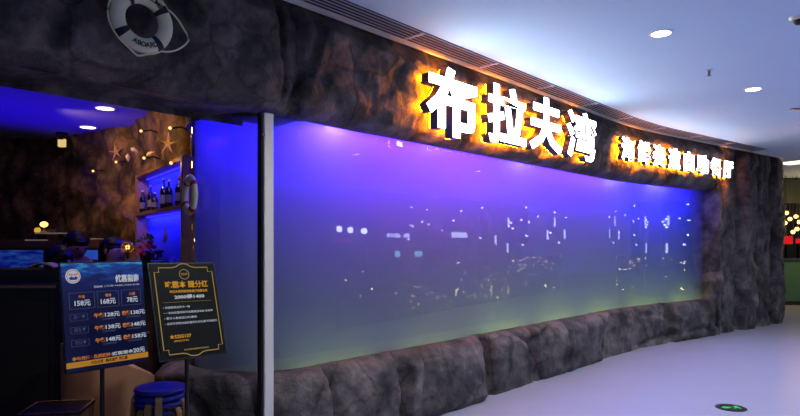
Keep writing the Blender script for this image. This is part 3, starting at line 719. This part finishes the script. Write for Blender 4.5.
# ------------------------------------------------------------------ bar at the back
bx0, bx1, by = -7.4, -3.55, 7.15
t = thing('bar_counter', 'long dark bar with brown top and blue glowing front at the back', 'bar', ((bx0 + bx1) / 2, by, 0)); bw = bx1 - bx0
bm = bmesh.new(); box(bm, (0, .25, .75), (bw, .5, 1.5)); obj('body', bm, M_darkwood, t)
bm = bmesh.new(); box(bm, (0, .2, 1.56), (bw + .1, .7, .11), bev=.015); obj('countertop', bm, mat('brown_bar_top', (110, 70, 40), .5, scale=15, vary=.3), t)
def screenmat(name, c1, c2, st, sc=6):
    m = emat(name, c1, st); nt = m.node_tree; N = nt.nodes; e = [n for n in N if n.type == 'EMISSION'][0]
    no = N.new('ShaderNodeTexNoise'); no.inputs['Scale'].default_value = sc; no.inputs['Detail'].default_value = 5; tc = N.new('ShaderNodeTexCoord')
    mp = N.new('ShaderNodeMapping'); mp.inputs['Scale'].default_value = (1, 1, 3.5); nt.links.new(tc.outputs['Object'], mp.inputs[0]); nt.links.new(mp.outputs[0], no.inputs['Vector'])
    r = N.new('ShaderNodeValToRGB'); r.color_ramp.elements[0].position = .42; r.color_ramp.elements[0].color = lin(c1); r.color_ramp.elements[1].position = .72; r.color_ramp.elements[1].color = lin(c2)
    nt.links.new(no.outputs['Fac'], r.inputs[0]); nt.links.new(r.outputs[0], e.inputs[0]); return m
M_sea = screenmat('sea_panel', (16, 28, 150), (50, 100, 200), .42); M_sea2 = screenmat('sea_panel_light', (45, 85, 205), (60, 105, 215), .6, 2)
for x0_, x1_, m_ in ((-7.3, -4.25, M_sea), (-4.12, -3.6, M_sea2)):
    bm = bmesh.new(); box(bm, ((x0_ + x1_) / 2 - (bx0 + bx1) / 2, -.01, 1.29), (x1_ - x0_, .02, .40)); obj('glowing_panel', bm, m_, t)
def flat_tray(px0, px1, py, D, label):
    a, b = ray(px0, py, D), ray(px1, py, D); t = thing('serving_tray', label, 'tray', ((a.x + b.x) / 2, D, a.z)); w_ = b.x - a.x
    bm = bmesh.new(); box(bm, (0, .1, -.002), (w_, .22, .016), bev=.003); obj('plate', bm, mat('pale_tray_glow', (190, 185, 165), .4, emit=(200, 185, 140), strength=.12), t)  # plate has a faint glow of its own added by emission
    for sx in (-1, 1):
        bm = bmesh.new(); box(bm, (sx * w_ * .42, .1, -(a.z - 1.615) / 2 - .004), (.02, .16, max(.004, a.z - 1.615 - .008))); obj('foot', bm, M_dark, t)
flat_tray(25, 47, 240, 7.0, 'pale long tray at the front edge of the bar under the lamp')
flat_tray(35, 60, 233, 7.25, 'raised pale shelf tray on the bar carrying the lit lamp')
flat_tray(79, 86, 238.8, 7.05, 'short pale tray on the bar, left one of the small pair')
flat_tray(88, 95, 238.8, 7.05, 'short pale tray on the bar, right one of the small pair')
p = ray(44, 233, 7.33)
t = thing('table_lamp', 'little lamp with a glowing warm globe on the raised tray', 'lamp', tuple(p))
bm = bmesh.new(); lathe(bm, [(.045, .008), (.04, .02), (.01, .03), (.01, .07)], 16); obj('base', bm, M_wood, t)
bm = bmesh.new(); ball(bm, (0, 0, .105), (.045, .045, .035), 16); obj('globe', bm, emat('lamp_globe', (255, 205, 90), 3), t, True)
l = lamp('globe_glow', 'POINT', (0, 0, .1), .8, (1, .7, .3), shadow_soft_size=.05); l.parent = t
p = ray(37.5, 233, 7.33)
t = thing('honey_jar', 'yellow glowing jar left of the little lamp', 'jar', tuple(p))
bm = bmesh.new(); lathe(bm, [(.03, .008), (.036, .02), (.034, .05), (.02, .065)], 16); obj('body', bm, emat('jar_yellow', (230, 180, 50), .8), t, True)
bm = bmesh.new(); cone(bm, (0, 0, .072), .022, .022, .014, 14); obj('lid', bm, M_dark, t)
for k, px in enumerate((49.5, 54)):
    p = ray(px, 233, 7.3); t = thing('small_cup', 'small brown cup beside the little lamp, ' + ('next to it', 'farther right'), 'cup', tuple(p)) if False else thing('small_cup', ('small brown cup right next to the little lamp', 'small brown cup at the right end of the raised tray')[k], 'cup', tuple(p))
    bm = bmesh.new(); lathe(bm, [(.014, .008), (.022, .045)], 14); obj('bowl', bm, M_wood, t, True)
    bm = bmesh.new(); tube(bm, [(.02, 0, .038), (.034, 0, .032), (.03, 0, .018), (.017, 0, .018)], .003, 6); obj('handle', bm, M_wood, t)

# ------------------------------------------------------------------ host desk, pedestal
t = thing('host_desk', 'black host desk with tan edge strips at the left frame edge', 'desk', (-3.36, 5.1, 0), .05)
bm = bmesh.new(); box(bm, (0, 0, .6), (1.1, .5, 1.2), bev=.01); obj('body', bm, mat('desk_black', (20, 18, 18), .45), t)
bm = bmesh.new(); box(bm, (0, -.02, 1.215), (1.14, .54, .03), bev=.004); obj('worktop', bm, M_dark, t)
bm = bmesh.new(); box(bm, (0, -.295, 1.215), (1.14, .012, .022)); obj('tan_edge', bm, M_wood, t)
bm = bmesh.new(); box(bm, (.0, .17, 1.285), (1.0, .16, .11), bev=.004); obj('raised_ledge', bm, M_dark, t)
bm = bmesh.new(); box(bm, (.02, .085, 1.345), (.5, .012, .018)); obj('ledge_trim', bm, M_wood, t)
for k in range(2):
    bm = bmesh.new(); box(bm, (-.26 + .52 * k, -.253, .6), (.48, .012, 1.0), bev=.004); d = obj('door', bm, M_darkwood, t)
    bm = bmesh.new(); tube(bm, [(-.03 + .06 * k, -.28, .75), (-.03 + .06 * k, -.28, .87)], .006, 8); obj('handle', bm, mat('dull_brass', (120, 100, 70), .35, .8), d)
t = thing('open_book', 'open pale reservation book arching on the host desk ledge', 'book', (-3.12, 5.27, 1.355), .05)
bm = bmesh.new(); a = []
for k in range(13):
    x = -.1 + .2 * k / 12; z = .03 * (1 - (x / .1) ** 2) ; a.append((x, z))
R2 = [[bm.verts.new((x, y, z + dz)) for y, dz in ((-.06, 0), (.08, 0), (.08, .012), (-.06, .012))] for x, z in a]
for p_, q_ in zip(R2, R2[1:]):
    for j in range(4): bm.faces.new((p_[j], p_[(j + 1) % 4], q_[(j + 1) % 4], q_[j]))
bm.faces.new(R2[0]); bm.faces.new(R2[-1]); obj('pages', bm, mat('paper', (235, 205, 165), .7), t)
bm = bmesh.new(); box(bm, (0, .01, -.003), (.22, .16, .006)); obj('cover', bm, M_dark, t)
p = ray(141, 254, 5.3)
t = thing('pedestal_cabinet', 'narrow black cabinet behind the sign boards with a red plant on top', 'cabinet', (p.x, 5.3, 0), .1)
bm = bmesh.new(); box(bm, (0, 0, .69), (.36, .3, 1.38), bev=.008); obj('body', bm, M_dark, t)
bm = bmesh.new(); box(bm, (0, 0, 1.395), (.39, .33, .03), bev=.006); obj('top', bm, M_darkwood, t)
bm = bmesh.new(); box(bm, (0, -.156, .7), (.3, .012, 1.2), bev=.004); d = obj('door', bm, M_darkwood, t)
bm = bmesh.new(); ball(bm, (.11, -.172, .8), .012, 10); obj('knob', bm, M_wood, d)
ptop = Vector((p.x, 5.3, 1.41))
t = thing('poinsettia', 'red and green potted flower arrangement behind the black board', 'plant', tuple(ptop + Vector((.06, -.03, 0))))
bm = bmesh.new(); lathe(bm, [(.035, 0), (.05, .02), (.055, .07), (.048, .08)], 16); obj('pot', bm, M_dark, t, True)
rnd = random.Random(3)
def leaves(n, R_, zc, m, name, l):
    bm = bmesh.new()
    for k in range(n):
        th = rnd.uniform(0, 2 * PI); ph = rnd.uniform(-.5, 1.2); c = Vector((math.cos(th) * math.cos(ph), math.sin(th) * math.cos(ph), math.sin(ph)))
        b = c * R_ * .35 + Vector((0, 0, zc)); tip = c * (R_ + rnd.uniform(0, .02)) + Vector((0, 0, zc - .01)); s_ = c.cross(Vector((rnd.random(), rnd.random(), 1))).normalized() * l
        mid = (b + tip) / 2 + Vector((0, 0, .01)); v = [bm.verts.new(q) for q in (b, mid + s_, tip, mid - s_, mid + Vector((0, 0, .006)))]
        for i in range(4): bm.faces.new((v[i], v[(i + 1) % 4], v[4]))
    return obj(name, bm, m, t)
leaves(40, .085, .10, mat('petal_red', (215, 25, 20), .6), 'red_petals', .018)
leaves(26, .085, .17, mat('leaf_green', (40, 90, 40), .6), 'green_leaves', .015)
t = thing('gold_lantern', 'small openwork gold ornament left of the red plant', 'ornament', tuple(ptop + Vector((-.10, -.04, .065))))
bm = bmesh.new(); lathe(bm, [(.035, -.065), (.03, -.058), (.006, -.05), (.006, .006)], 16); obj('stem', bm, M_dark, t)
bm = bmesh.new()
for k in range(8):
    a = k * PI / 8; tube(bm, [(.055 * math.cos(u) * math.cos(a), .055 * math.cos(u) * math.sin(a), .055 + .05 * math.sin(u)) for u in [j * 2 * PI / 20 for j in range(20)]], .0035, 5, closed=True)
for z in (.03, .055, .08):
    q = math.sqrt(max(0, 1 - ((z - .055) / .05) ** 2)) * .055; tube(bm, [(q * math.cos(u), q * math.sin(u), z) for u in [j * 2 * PI / 24 for j in range(24)]], .0035, 5, closed=True)
obj('filigree', bm, mat('gold', (225, 180, 70), .25, 1), t)
bm = bmesh.new(); ball(bm, (0, 0, .055), .02, 12); obj('candle', bm, emat('gold_glow', (255, 200, 90), 2.5), t, True)
l = lamp('candle_glow', 'POINT', (0, -.12, .12), .35, (1, .75, .35), shadow_soft_size=.02); l.parent = t

# ------------------------------------------------------------------ people behind the desk
M_skin = mat('skin', (190, 140, 115), .55); M_cloth = mat('dark_uniform', (24, 26, 38), .8); M_hair = mat('black_hair', (14, 11, 11), .4)
def person(x, y, rz, H_, lean, nod, label, long_hair=False):
    root = thing('person', label, 'person', (x, y, 0), rz)
    # local: faces -y ; joints
    pv = Vector((0, 0, .52 * H_))
    def bend(v, a, piv):
        d = v - piv; c, s = math.cos(a), math.sin(a); return piv + Vector((d.x, d.y * c - d.z * s, d.y * s + d.z * c))
    h = H_
    J = {'pel': (0, 0, .52, .105), 'waist': (0, 0, .61, .095), 'chest': (0, 0, .72, .115), 'collar': (0, .005, .80, .075), 'neck': (0, 0, .845, .045), 'chin': (0, -.008, .885, .055), 'face': (0, -.005, .925, .068), 'crown': (0, .004, .965, .058)}
    for sx, n in ((-1, 'l'), (1, 'r')):
        J['sh' + n] = (sx * .115, 0, .79, .048); J['el' + n] = (sx * .14, -.05, .645, .032); J['wr' + n] = (sx * .09, -.18, .60, .022); J['ha' + n] = (sx * .075, -.22, .60, .02)
        J['hip' + n] = (sx * .055, 0, .49, .075); J['kn' + n] = (sx * .06, -.01, .28, .045); J['an' + n] = (sx * .06, .01, .045, .03); J['to' + n] = (sx * .065, -.09, .018, .02)
        for f in range(4): J[f'f{f}{n}'] = (sx * (.062 + .009 * f), -.262 + .004 * abs(f - 1.5), .592, .0052); 
        J['th' + n] = (sx * .05, -.235, .597, .006)
    E_ = [('pel', 'waist'), ('waist', 'chest'), ('chest', 'collar'), ('collar', 'neck'), ('neck', 'chin'), ('chin', 'face'), ('face', 'crown')]
    for n in 'lr':
        E_ += [('collar', 'sh' + n), ('sh' + n, 'el' + n), ('el' + n, 'wr' + n), ('wr' + n, 'ha' + n), ('pel', 'hip' + n), ('hip' + n, 'kn' + n), ('kn' + n, 'an' + n), ('an' + n, 'to' + n), ('ha' + n, 'th' + n)]
        E_ += [('ha' + n, f'f{f}{n}') for f in range(4)]
    keys = list(J); pos = {}
    for k_ in keys:
        v = Vector(J[k_][:3]) * h
        if k_ in ('chin', 'face', 'crown'): v = bend(v, nod, Vector(J['neck'][:3]) * h)
        if k_[:2] not in ('hi', 'kn', 'an', 'to') or k_ == 'to': v = bend(v, lean, pv)
        if k_[:2] in ('to',): v = Vector(J[k_][:3]) * h
        pos[k_] = v
    me = bpy.data.meshes.new('body'); me.from_pydata([pos[k_] for k_ in keys], [(keys.index(a), keys.index(b)) for a, b in E_], [])
    ob = bpy.data.objects.new('body', me); C.objects.link(ob)
    md = ob.modifiers.new('s', 'SKIN'); me.skin_vertices[0]; 
    for i, k_ in enumerate(keys):
        r = J[k_][3] * h; me.skin_vertices[0].data[i].radius = (r, r * (.75 if k_ in ('pel', 'waist', 'chest') else 1)); me.skin_vertices[0].data[i].use_root = (k_ == 'pel')
    ob.modifiers.new('u', 'SUBSURF').levels = 2
    bpy.context.view_layer.update()
    m2 = bpy.data.meshes.new_from_object(ob.evaluated_get(bpy.context.evaluated_depsgraph_get()))
    ob.modifiers.clear(); ob.data = m2; ob.parent = root
    m2.materials.clear(); m2.materials.append(M_skin); m2.materials.append(M_cloth)
    nk = pos['neck']; wr = [pos['wrl'], pos['wrr']]
    for p_ in m2.polygons:
        p_.use_smooth = True; c = p_.center
        upn = (pos['crown'] - nk).normalized(); skin = (c - nk).dot(upn) > -.01 * h and (c - nk).length < .2 * h or any((c - w_).dot((pos['ha' + n] - w_).normalized()) > 0 and (c - w_).length < .12 * h for w_, n in zip(wr, 'lr'))
        p_.material_index = 0 if skin else 1
    f_ = pos['face']; upn = (pos['crown'] - pos['chin']).normalized(); fw = Vector((0, -1, 0)); fw = (fw - upn * fw.dot(upn)).normalized(); sd = fw.cross(upn)
    Rm = Matrix(((sd.x, -fw.x, upn.x, 0), (sd.y, -fw.y, upn.y, 0), (sd.z, -fw.z, upn.z, 0), (0, 0, 0, 1)))
    Mh = Matrix.Translation(f_) @ Rm
    hr = bmesh.new(); bmesh.ops.create_uvsphere(hr, u_segments=28, v_segments=18, radius=1)
    for v in hr.verts:
        x_, y_, z_ = v.co; front = y_ < -.15 and z_ < .35
        s_ = .86 if front else 1.0
        v.co = Vector((x_ * .078 * h / 1.02 * s_, (y_ * .082 + (.012 if not front else .02)) * h * s_, z_ * .072 * h + .016 * h))
        if long_hair and z_ < 0 and y_ > -.1: v.co.z -= .06 * h * -z_; v.co.y += .01 * h
    hr.transform(Mh); obj('hair', hr, M_hair, root, True)
    for nm, c_, s_ in (('nose', (0, -.071, -.004), (.009, .012, .016)), ('ear', (-.066, .002, -.002), (.007, .012, .018)), ('ear', (.066, .002, -.002), (.007, .012, .018))):
        fe = bmesh.new(); ball(fe, [q * h for q in c_], tuple(q * h for q in s_), 10); fe.transform(Mh); obj(nm, fe, M_skin, root, True)
    for nm, c_, s_ in (('eye', (-.026, -.062, .012), (.009, .005, .005)), ('eye', (.026, -.062, .012), (.009, .005, .005)), ('mouth', (0, -.060, -.034), (.016, .006, .004))):
        ey = bmesh.new(); ball(ey, [q * h for q in c_], tuple(q * h for q in s_), 10); ey.transform(Mh); obj(nm, ey, M_hair, root, True)
    return root
#@@PEOPLE
person(-3.12, 5.95, -.25, 1.62, .42, .5, 'person in dark clothes bowing over the host desk, leftmost')
person(-3.45, 6.3, .9, 1.70, .10, .5, 'person in dark clothes standing right of the bowing one, looking down', True)
person(-2.95, 6.05, 1.2, 1.62, .10, .15, 'dark-haired person half hidden behind the blue price board', True)

# ------------------------------------------------------------------ sign boards
M_bd_navy = screenmat('board_navy', (6, 14, 52), (8, 20, 66), .38, 3)
def seamat():
    m = bpy.data.materials.new('board_sea_print_glow'); m.use_nodes = True; nt = m.node_tree; N = nt.nodes; b = N['Principled BSDF']; b.inputs['Roughness'].default_value = .35
    tc = N.new('ShaderNodeTexCoord'); sp = N.new('ShaderNodeSeparateXYZ'); nt.links.new(tc.outputs['Object'], sp.inputs[0])
    wv = N.new('ShaderNodeTexNoise'); wv.inputs['Scale'].default_value = 14; wv.inputs['Detail'].default_value = 6; mp = N.new('ShaderNodeMapping'); mp.inputs['Scale'].default_value = (.6, 2.4, 1)
    nt.links.new(tc.outputs['Object'], mp.inputs[0]); nt.links.new(mp.outputs[0], wv.inputs['Vector'])
    r = N.new('ShaderNodeValToRGB'); els = r.color_ramp.elements; els[0].position = 0; els[0].color = lin((8, 14, 50)); els[1].position = 1; els[1].color = lin((70, 190, 215))
    e = els.new(.55); e.color = lin((12, 30, 100)); e = els.new(.8); e.color = lin((20, 80, 170))
    ma = N.new('ShaderNodeMapRange'); ma.inputs[1].default_value = .08; ma.inputs[2].default_value = .36
    nt.links.new(sp.outputs[1], ma.inputs[0]); ad = N.new('ShaderNodeMath'); ad.operation = 'MULTIPLY_ADD'; ad.inputs[1].default_value = .9; ad.inputs[2].default_value = .1
    m3 = N.new('ShaderNodeMath'); m3.operation = 'MULTIPLY'; nt.links.new(wv.outputs['Fac'], m3.inputs[0]); nt.links.new(ma.outputs[0], m3.inputs[1])
    m4 = N.new('ShaderNodeMath'); m4.operation = 'MULTIPLY_ADD'; m4.inputs[1].default_value = 1.6; m4.inputs[2].default_value = .12; nt.links.new(m3.outputs[0], m4.inputs[0])
    nt.links.new(m4.outputs[0], r.inputs[0]); nt.links.new(r.outputs[0], b.inputs['Base Color']); nt.links.new(r.outputs[0], b.inputs['Emission Color']); b.inputs['Emission Strength'].default_value = .2  # sea print also glows by itself through emission
    return m
M_board1 = seamat()
M_bwhite = emat('print_white_glow', (215, 222, 240), .55); M_borange = emat('print_orange_glow', (235, 140, 60), .55); M_byellow = emat('print_yellow_glow', (230, 160, 60), .45); M_bdark = mat('print_dark', (60, 30, 10), .5)  # emissive inks: board lettering, strip and logos glow without a lamp
M_bgold = emat('print_gold_glow', (190, 160, 95), .5); M_grey = emat('print_grey_glow', (90, 100, 140), .45)
def board_root(c, e, name, label):
    a, b, g_ = e; Rz = Matrix.Rotation(a, 4, 'Z'); Rx = Matrix.Rotation(b, 4, 'X'); Ry = Matrix.Rotation(g_, 4, 'Y')
    Mb = Rz @ Rx @ Ry @ Matrix.Rotation(PI / 2, 4, 'X')      # local x right, y up, z to the viewer
    t = thing(name, label, 'sign board', (c[0], c[1], 0)); return t, Mb, Vector((0, 0, c[2]))
def bput(t, Mb, cz, name, bm, m):
    o = obj(name, bm, m, t); o.matrix_local = Matrix.Translation(cz) @ Mb; return o
Tz = lambda z: Matrix.Translation((0, 0, z))
def rect_line(bm, x0, x1, y0, y1, w_, z=.009):
    for a, b, c, d in ((x0, x1, y0, y0 + w_), (x0, x1, y1 - w_, y1), (x0, x0 + w_, y0, y1), (x1 - w_, x1, y0, y1)): box(bm, ((a + b) / 2, (c + d) / 2, z), (b - a, d - c, .001))
def stand(t, c, yaw, back, zc, lean_h):
    bm = bmesh.new(); n = Vector((math.sin(yaw), -math.cos(yaw), 0)); v = -n * back
    tube(bm, [v + Vector((0, 0, .01)), v + Vector((0, 0, zc))], .014, 10); obj('pole', bm, M_dark, t)
    bm = bmesh.new(); cone(bm, v + Vector((0, 0, .012)), .16, .15, .024, 32); obj('base', bm, mat('base_black', (14, 14, 16), .4), t)
    bm = bmesh.new(); box(bm, v + Vector((0, 0, zc)) + n * back * .4, (.07, .07, .05), Matrix.Rotation(yaw, 4, 'Z'), bev=.004); obj('bracket', bm, M_dark, t)
# board 1: blue price board
c1, e1 = (-1.935, 3.949, 1.093), (.915, -.13, .002); w1, h1 = .55, .70
t, Mb, cz = board_root(c1, e1, 'price_board', 'blue price board with sea print, yellow strip and white prices, on a stand')
stand(t, c1, .915, .05, 1.05, 0)
bm = bmesh.new(); box(bm, (0, 0, -.006), (w1, h1, .012), bev=.002); bput(t, Mb, cz, 'frame', bm, M_dark)
bm = bmesh.new(); box(bm, (0, 0, .003), (w1 - .016, h1 - .016, .008)); bput(t, Mb, cz, 'panel', bm, M_board1)
bm = bmesh.new(); box(bm, (0, -.298, .0085), (w1 - .016, .035, .003)); bput(t, Mb, cz, 'yellow_strip', bm, M_byellow)
X = lambda u: (u - .5) * w1
Y = lambda v: (.5 - v) * h1
def tx(bm, s_, u0, u1, v0, v1, bold=.01, z=.0085): text_bm(bm, s_, 1, Tz(z), .0008, bold, 'LEFT', fit=(X(u0), X(u1), Y(v1), Y(v0)))
bm = bmesh.new(); tx(bm, '优惠指南', .63, .93, .13, .205, .03); tx(bm, '营业时间', .37, .47, .225, .245, 0); tx(bm, '| 11:30–14:30 | 17:30–21:30', .50, .93, .225, .245, 0)
for k, s_ in enumerate(('158元', '168元', '78元')): tx(bm, s_, (.14, .44, .76)[k], (.32, .62, .90)[k], .35, .405, .02)
for r_, (a, b) in enumerate((('128元', '138元'), ('138元', '148元'), ('148元', '158元'))):
    v = .48 + r_ * .115; tx(bm, a, .48, .66, v, v + .045, .02); tx(bm, b, .80, .98, v, v + .045, .02)
tx(bm, '·返现现金', .52, .80, .855, .89, .02); tx(bm, '20元', .80, .95, .845, .895, .02)
bput(t, Mb, cz, 'white_lettering', bm, M_bwhite)
bm = bmesh.new()
for k, s_ in enumerate(('午餐', '晚餐', '儿童')): tx(bm, s_, (.19, .50, .79)[k], (.26, .57, .87)[k], .305, .335, .01)
for r_ in range(3):
    v = .48 + r_ * .115; tx(bm, '午餐', .35, .47, v, v + .045, .03); tx(bm, '晚餐', .69, .79, v, v + .045, .03)
tx(bm, '参与充值 · 立减返利', .08, .51, .855, .89, .02)
bput(t, Mb, cz, 'orange_lettering', bm, M_borange)
bm = bmesh.new()
for a, b in ((.08, .37), (.40, .66), (.69, .94)): rect_line(bm, X(a), X(b), Y(.43), Y(.28), .003)
for r_ in range(3):
    v = .48 + r_ * .115; rect_line(bm, X(.08), X(.28), Y(v + .055), Y(v - .005), .002); tx(bm, ('周一', '周五', '节日')[r_] + '▼', .12, .25, v + .005, v + .04, .0)
    tx(bm, '(含饮料畅饮)', .44, .60, v + .053, v + .072, 0); tx(bm, '(含饮料畅饮)', .74, .92, v + .053, v + .072, 0)
bput(t, Mb, cz, 'small_print_and_boxes', bm, M_grey)
bm = bmesh.new(); tx(bm, '大众点评 · 购买套餐 更优惠', .28, .72, .908, .942, .02, .0108); bput(t, Mb, cz, 'dark_lettering', bm, M_bdark)
bm = bmesh.new(); cone(bm, (X(.14), Y(.13), .008), .046, .046, .003, 40); lg = bput(t, Mb, cz, 'round_logo', bm, M_bwhite)
bm = bmesh.new(); n_ = 36
for (r_a, r_b) in ((.040, .036),):
    lathe(bm, [(r_a, .0098), (r_a, .0105), (r_b, .0105), (r_b, .0098)], 40, Matrix.Translation((X(.14), Y(.13), 0)), closed=True)
text_bm(bm, '布拉夫湾', 1, Tz(.010), .0006, .03, 'LEFT', fit=(X(.14) - .028, X(.14) + .028, Y(.13) + .003, Y(.13) + .019))
bput(t, Mb, cz, 'logo_orange_glow', bm, emat('logo_orange_glow', (215, 90, 50), .55))
bm = bmesh.new(); prism(bm, [(X(.14) - .03 + .06 * k / 12, Y(.13) - .004 - .004 * math.sin(k * 1.2)) for k in range(13)] + [(X(.14) + .02, Y(.13) - .024), (X(.14) - .02, Y(.13) - .024)], .0098, .0108); bput(t, Mb, cz, 'logo_wave', bm, emat('logo_blue_glow', (40, 90, 170), .5))
# board 2: black gold-framed board
c2, e2 = (-1.345, 3.813, 1.141), (.816, -.309, .0156); w1, h1 = .45, .62
t, Mb, cz = board_root(c2, e2, 'notice_board', 'black notice board with a scalloped gold border line, on a stand')
stand(t, c2, .816, .02, 1.0, 0)
bm = bmesh.new(); box(bm, (0, 0, -.006), (w1, h1, .014), bev=.002); bput(t, Mb, cz, 'frame', bm, M_dark)
bm = bmesh.new(); box(bm, (0, 0, .003), (w1 - .02, h1 - .02, .008)); bput(t, Mb, cz, 'panel', bm, mat('board_black', (8, 14, 14), .5, spec=.15))
W2, H2 = w1 / 2, h1 / 2
a, b = W2 - .03, H2 - .03
bd = [(-a, b - .035), (-a + .03, b - .035), (-a + .03, b - .006), (-.075, b - .006), (-.05, b), (-.025, b + .016), (0, b + .02), (.025, b + .016), (.05, b), (.075, b - .006), (a - .03, b - .006), (a - .03, b - .035), (a, b - .035)]
lo = [(a, -b + .035), (a - .03, -b + .035), (a - .03, -b + .006), (.075, -b + .006), (.05, -b), (.025, -b - .014), (0, -b - .016), (-.025, -b - .014), (-.05, -b), (-.075, -b + .006), (-a + .03, -b + .006), (-a + .03, -b + .035), (-a, -b + .035)]
bm = bmesh.new(); tube(bm, [(x, y, .009) for x, y in bd + lo], .0032, 6, closed=True); bput(t, Mb, cz, 'gold_border', bm, M_bgold)
bm = bmesh.new(); tx(bm, '吃霸本 赚分红', .20, .84, .20, .275, .012); tx(bm, '布拉夫湾海鲜自助餐厅招募会员', .25, .82, .295, .325, .01)
tx(bm, '★5255137', .17, .48, .745, .79, .02); tx(bm, '(微信同号)', .22, .44, .805, .825, 0)
bput(t, Mb, cz, 'gold_lettering', bm, emat('gold_letters_glow', (225, 160, 50), .65))
bm = bmesh.new(); tx(bm, '2000得1400', .31, .76, .345, .39, .03)
for r_, (s_, u1) in enumerate((('• 充值即送会员卡一张', .52), ('• 一年内任意时间可全额退还本金·无条件', .86), ('• 累计人数返还分红最高', .60), ('• 会员可享受全店优惠及生日礼遇·详询店员', .90))):
    v = .46 + r_ * .055; tx(bm, s_, .13, u1, v, v + .024, .0)
bput(t, Mb, cz, 'white_lettering', bm, M_bwhite)
bm = bmesh.new(); box(bm, (0, Y(.42), .0085), (.32, .0015, .001)); tx(bm, '本活动最终解释权归本店所有', .35, .72, .90, .918, 0)
lathe(bm, [(.034, .0075), (.034, .009), (.030, .009), (.030, .0075)], 36, Matrix.Translation((0, Y(.13), 0)), closed=True)
text_bm(bm, '布拉夫湾', 1, Tz(.0085), .0005, .01, 'LEFT', fit=(-.022, .022, Y(.13) - .007, Y(.13) + .009))
bput(t, Mb, cz, 'thin_gold_print', bm, M_bgold)

# ------------------------------------------------------------------ stools, armchair, low table
M_bseat = mat('stool_blue', (30, 34, 155), .4); M_bend = mat('bent_birch', (165, 125, 75), .45, scale=25, vary=.2)
def stool(x, y, z, rz, label):
    t = thing('stool', label, 'stool', (x, y, z), rz, 'blue-topped stools stacked behind the notice board')
    bm = bmesh.new(); lathe(bm, [(.14, .435), (.165, .44), (.172, .455), (.165, .47), (.15, .474)], 40); obj('seat', bm, M_bseat, t, True)
    bm = bmesh.new(); lathe(bm, [(.145, .395), (.155, .395), (.155, .41), (.145, .41)], 40, closed=True); obj('ring', bm, M_bseat, t, True)
    for k in range(4):
        a = k * PI / 2 + PI / 4; ca, sa = math.cos(a), math.sin(a); prof = [(.06, .432), (.13, .432), (.165, .425), (.178, .40), (.185, .30), (.20, .02), (.20, .0)]
        bm = bmesh.new(); R3 = []
        for i, (r_, z_) in enumerate(prof):
            tx_, tz_ = (prof[min(i + 1, len(prof) - 1)][0] - prof[max(i - 1, 0)][0]), (prof[min(i + 1, len(prof) - 1)][1] - prof[max(i - 1, 0)][1]); L_ = math.hypot(tx_, tz_); nx, nz = -tz_ / L_ * .006, tx_ / L_ * .006
            R3.append([bm.verts.new((( r_ + sx * nx) * ca - sy * .022 * sa, (r_ + sx * nx) * sa + sy * .022 * ca, z_ + sx * nz)) for sx, sy in ((1, -1), (1, 1), (-1, 1), (-1, -1))])
        for A_, B_ in zip(R3, R3[1:]):
            for j in range(4): bm.faces.new((A_[j], A_[(j + 1) % 4], B_[(j + 1) % 4], B_[j]))
        bm.faces.new(R3[0]); bm.faces.new(R3[-1]); obj('leg', bm, M_bend, t)
    return t
sp = ray(160, 380, 4.2)
stool(sp.x, sp.y, 0, .35, 'blue-topped bentwood stool at the bottom of the stack')
stool(sp.x, sp.y, .045, .72, 'blue-topped bentwood stool in the middle of the stack')
stool(sp.x, sp.y, .09, 1.12, 'blue-topped bentwood stool on top of the stack')
p = Vector((-2.28, 4.75, 0))
t = thing('armchair', 'tan tub armchair behind the stacked stools and the price board', 'armchair', (p.x, p.y, 0), 2.5)
def shell(bm, r0, r1, zf, zb_, a0, a1, n=28):
    R4 = []
    for k in range(n + 1):
        u = k / n; a = a0 + (a1 - a0) * u; hgt = zf + (zb_ - zf) * math.sin(PI * u) ** 1.2
        c, s = math.cos(a), math.sin(a)
        R4.append([bm.verts.new((r_ * c, r_ * s, z)) for r_, z in ((r0, .2), (r1, .2), (r1 * 1.03, hgt - .03), ((r0 + r1) / 2, hgt), (r0, hgt - .03))])
    for A_, B_ in zip(R4, R4[1:]):
        for j in range(5): bm.faces.new((A_[j], A_[(j + 1) % 5], B_[(j + 1) % 5], B_[j]))
    bm.faces.new(R4[0]); bm.faces.new(R4[-1])
bm = bmesh.new(); shell(bm, .27, .35, .56, .84, -.5, PI + .5); obj('back_shell', bm, mat('tan_leather', (178, 135, 105), .5, bump=.2, scale=12), t, True)
bm = bmesh.new(); lathe(bm, [(.26, .2), (.27, .25), (.27, .40), (.25, .43)], 36); obj('seat', bm, mat('tan_seat', (160, 130, 110), .6), t, True)
for k in range(4):
    a = k * PI / 2 + PI / 4; bm = bmesh.new(); tube(bm, [(.22 * math.cos(a), .22 * math.sin(a), .22), (.26 * math.cos(a), .26 * math.sin(a), 0)], [.02, .013], 10); obj('leg', bm, M_darkwood, t)
p = Vector((-2.32, 3.92, 0))
t = thing('low_table', 'low dark table with a pale rim below the blue price board', 'table', (p.x, p.y + .15, 0), .2)
bm = bmesh.new(); box(bm, (0, 0, .44), (.38, .34, .02), bev=.003); obj('tabletop', bm, M_dark, t)
bm = bmesh.new(); rect_line(bm, -.19, .19, -.17, .17, .012, .456); obj('rim', bm, M_wood, t)
for sx in (-1, 1):
    for sy in (-1, 1): bm = bmesh.new(); box(bm, (sx * .17, sy * .15, .215), (.03, .03, .43), bev=.003); obj('leg', bm, M_wood, t)
bpy.data.objects.remove(_fo)
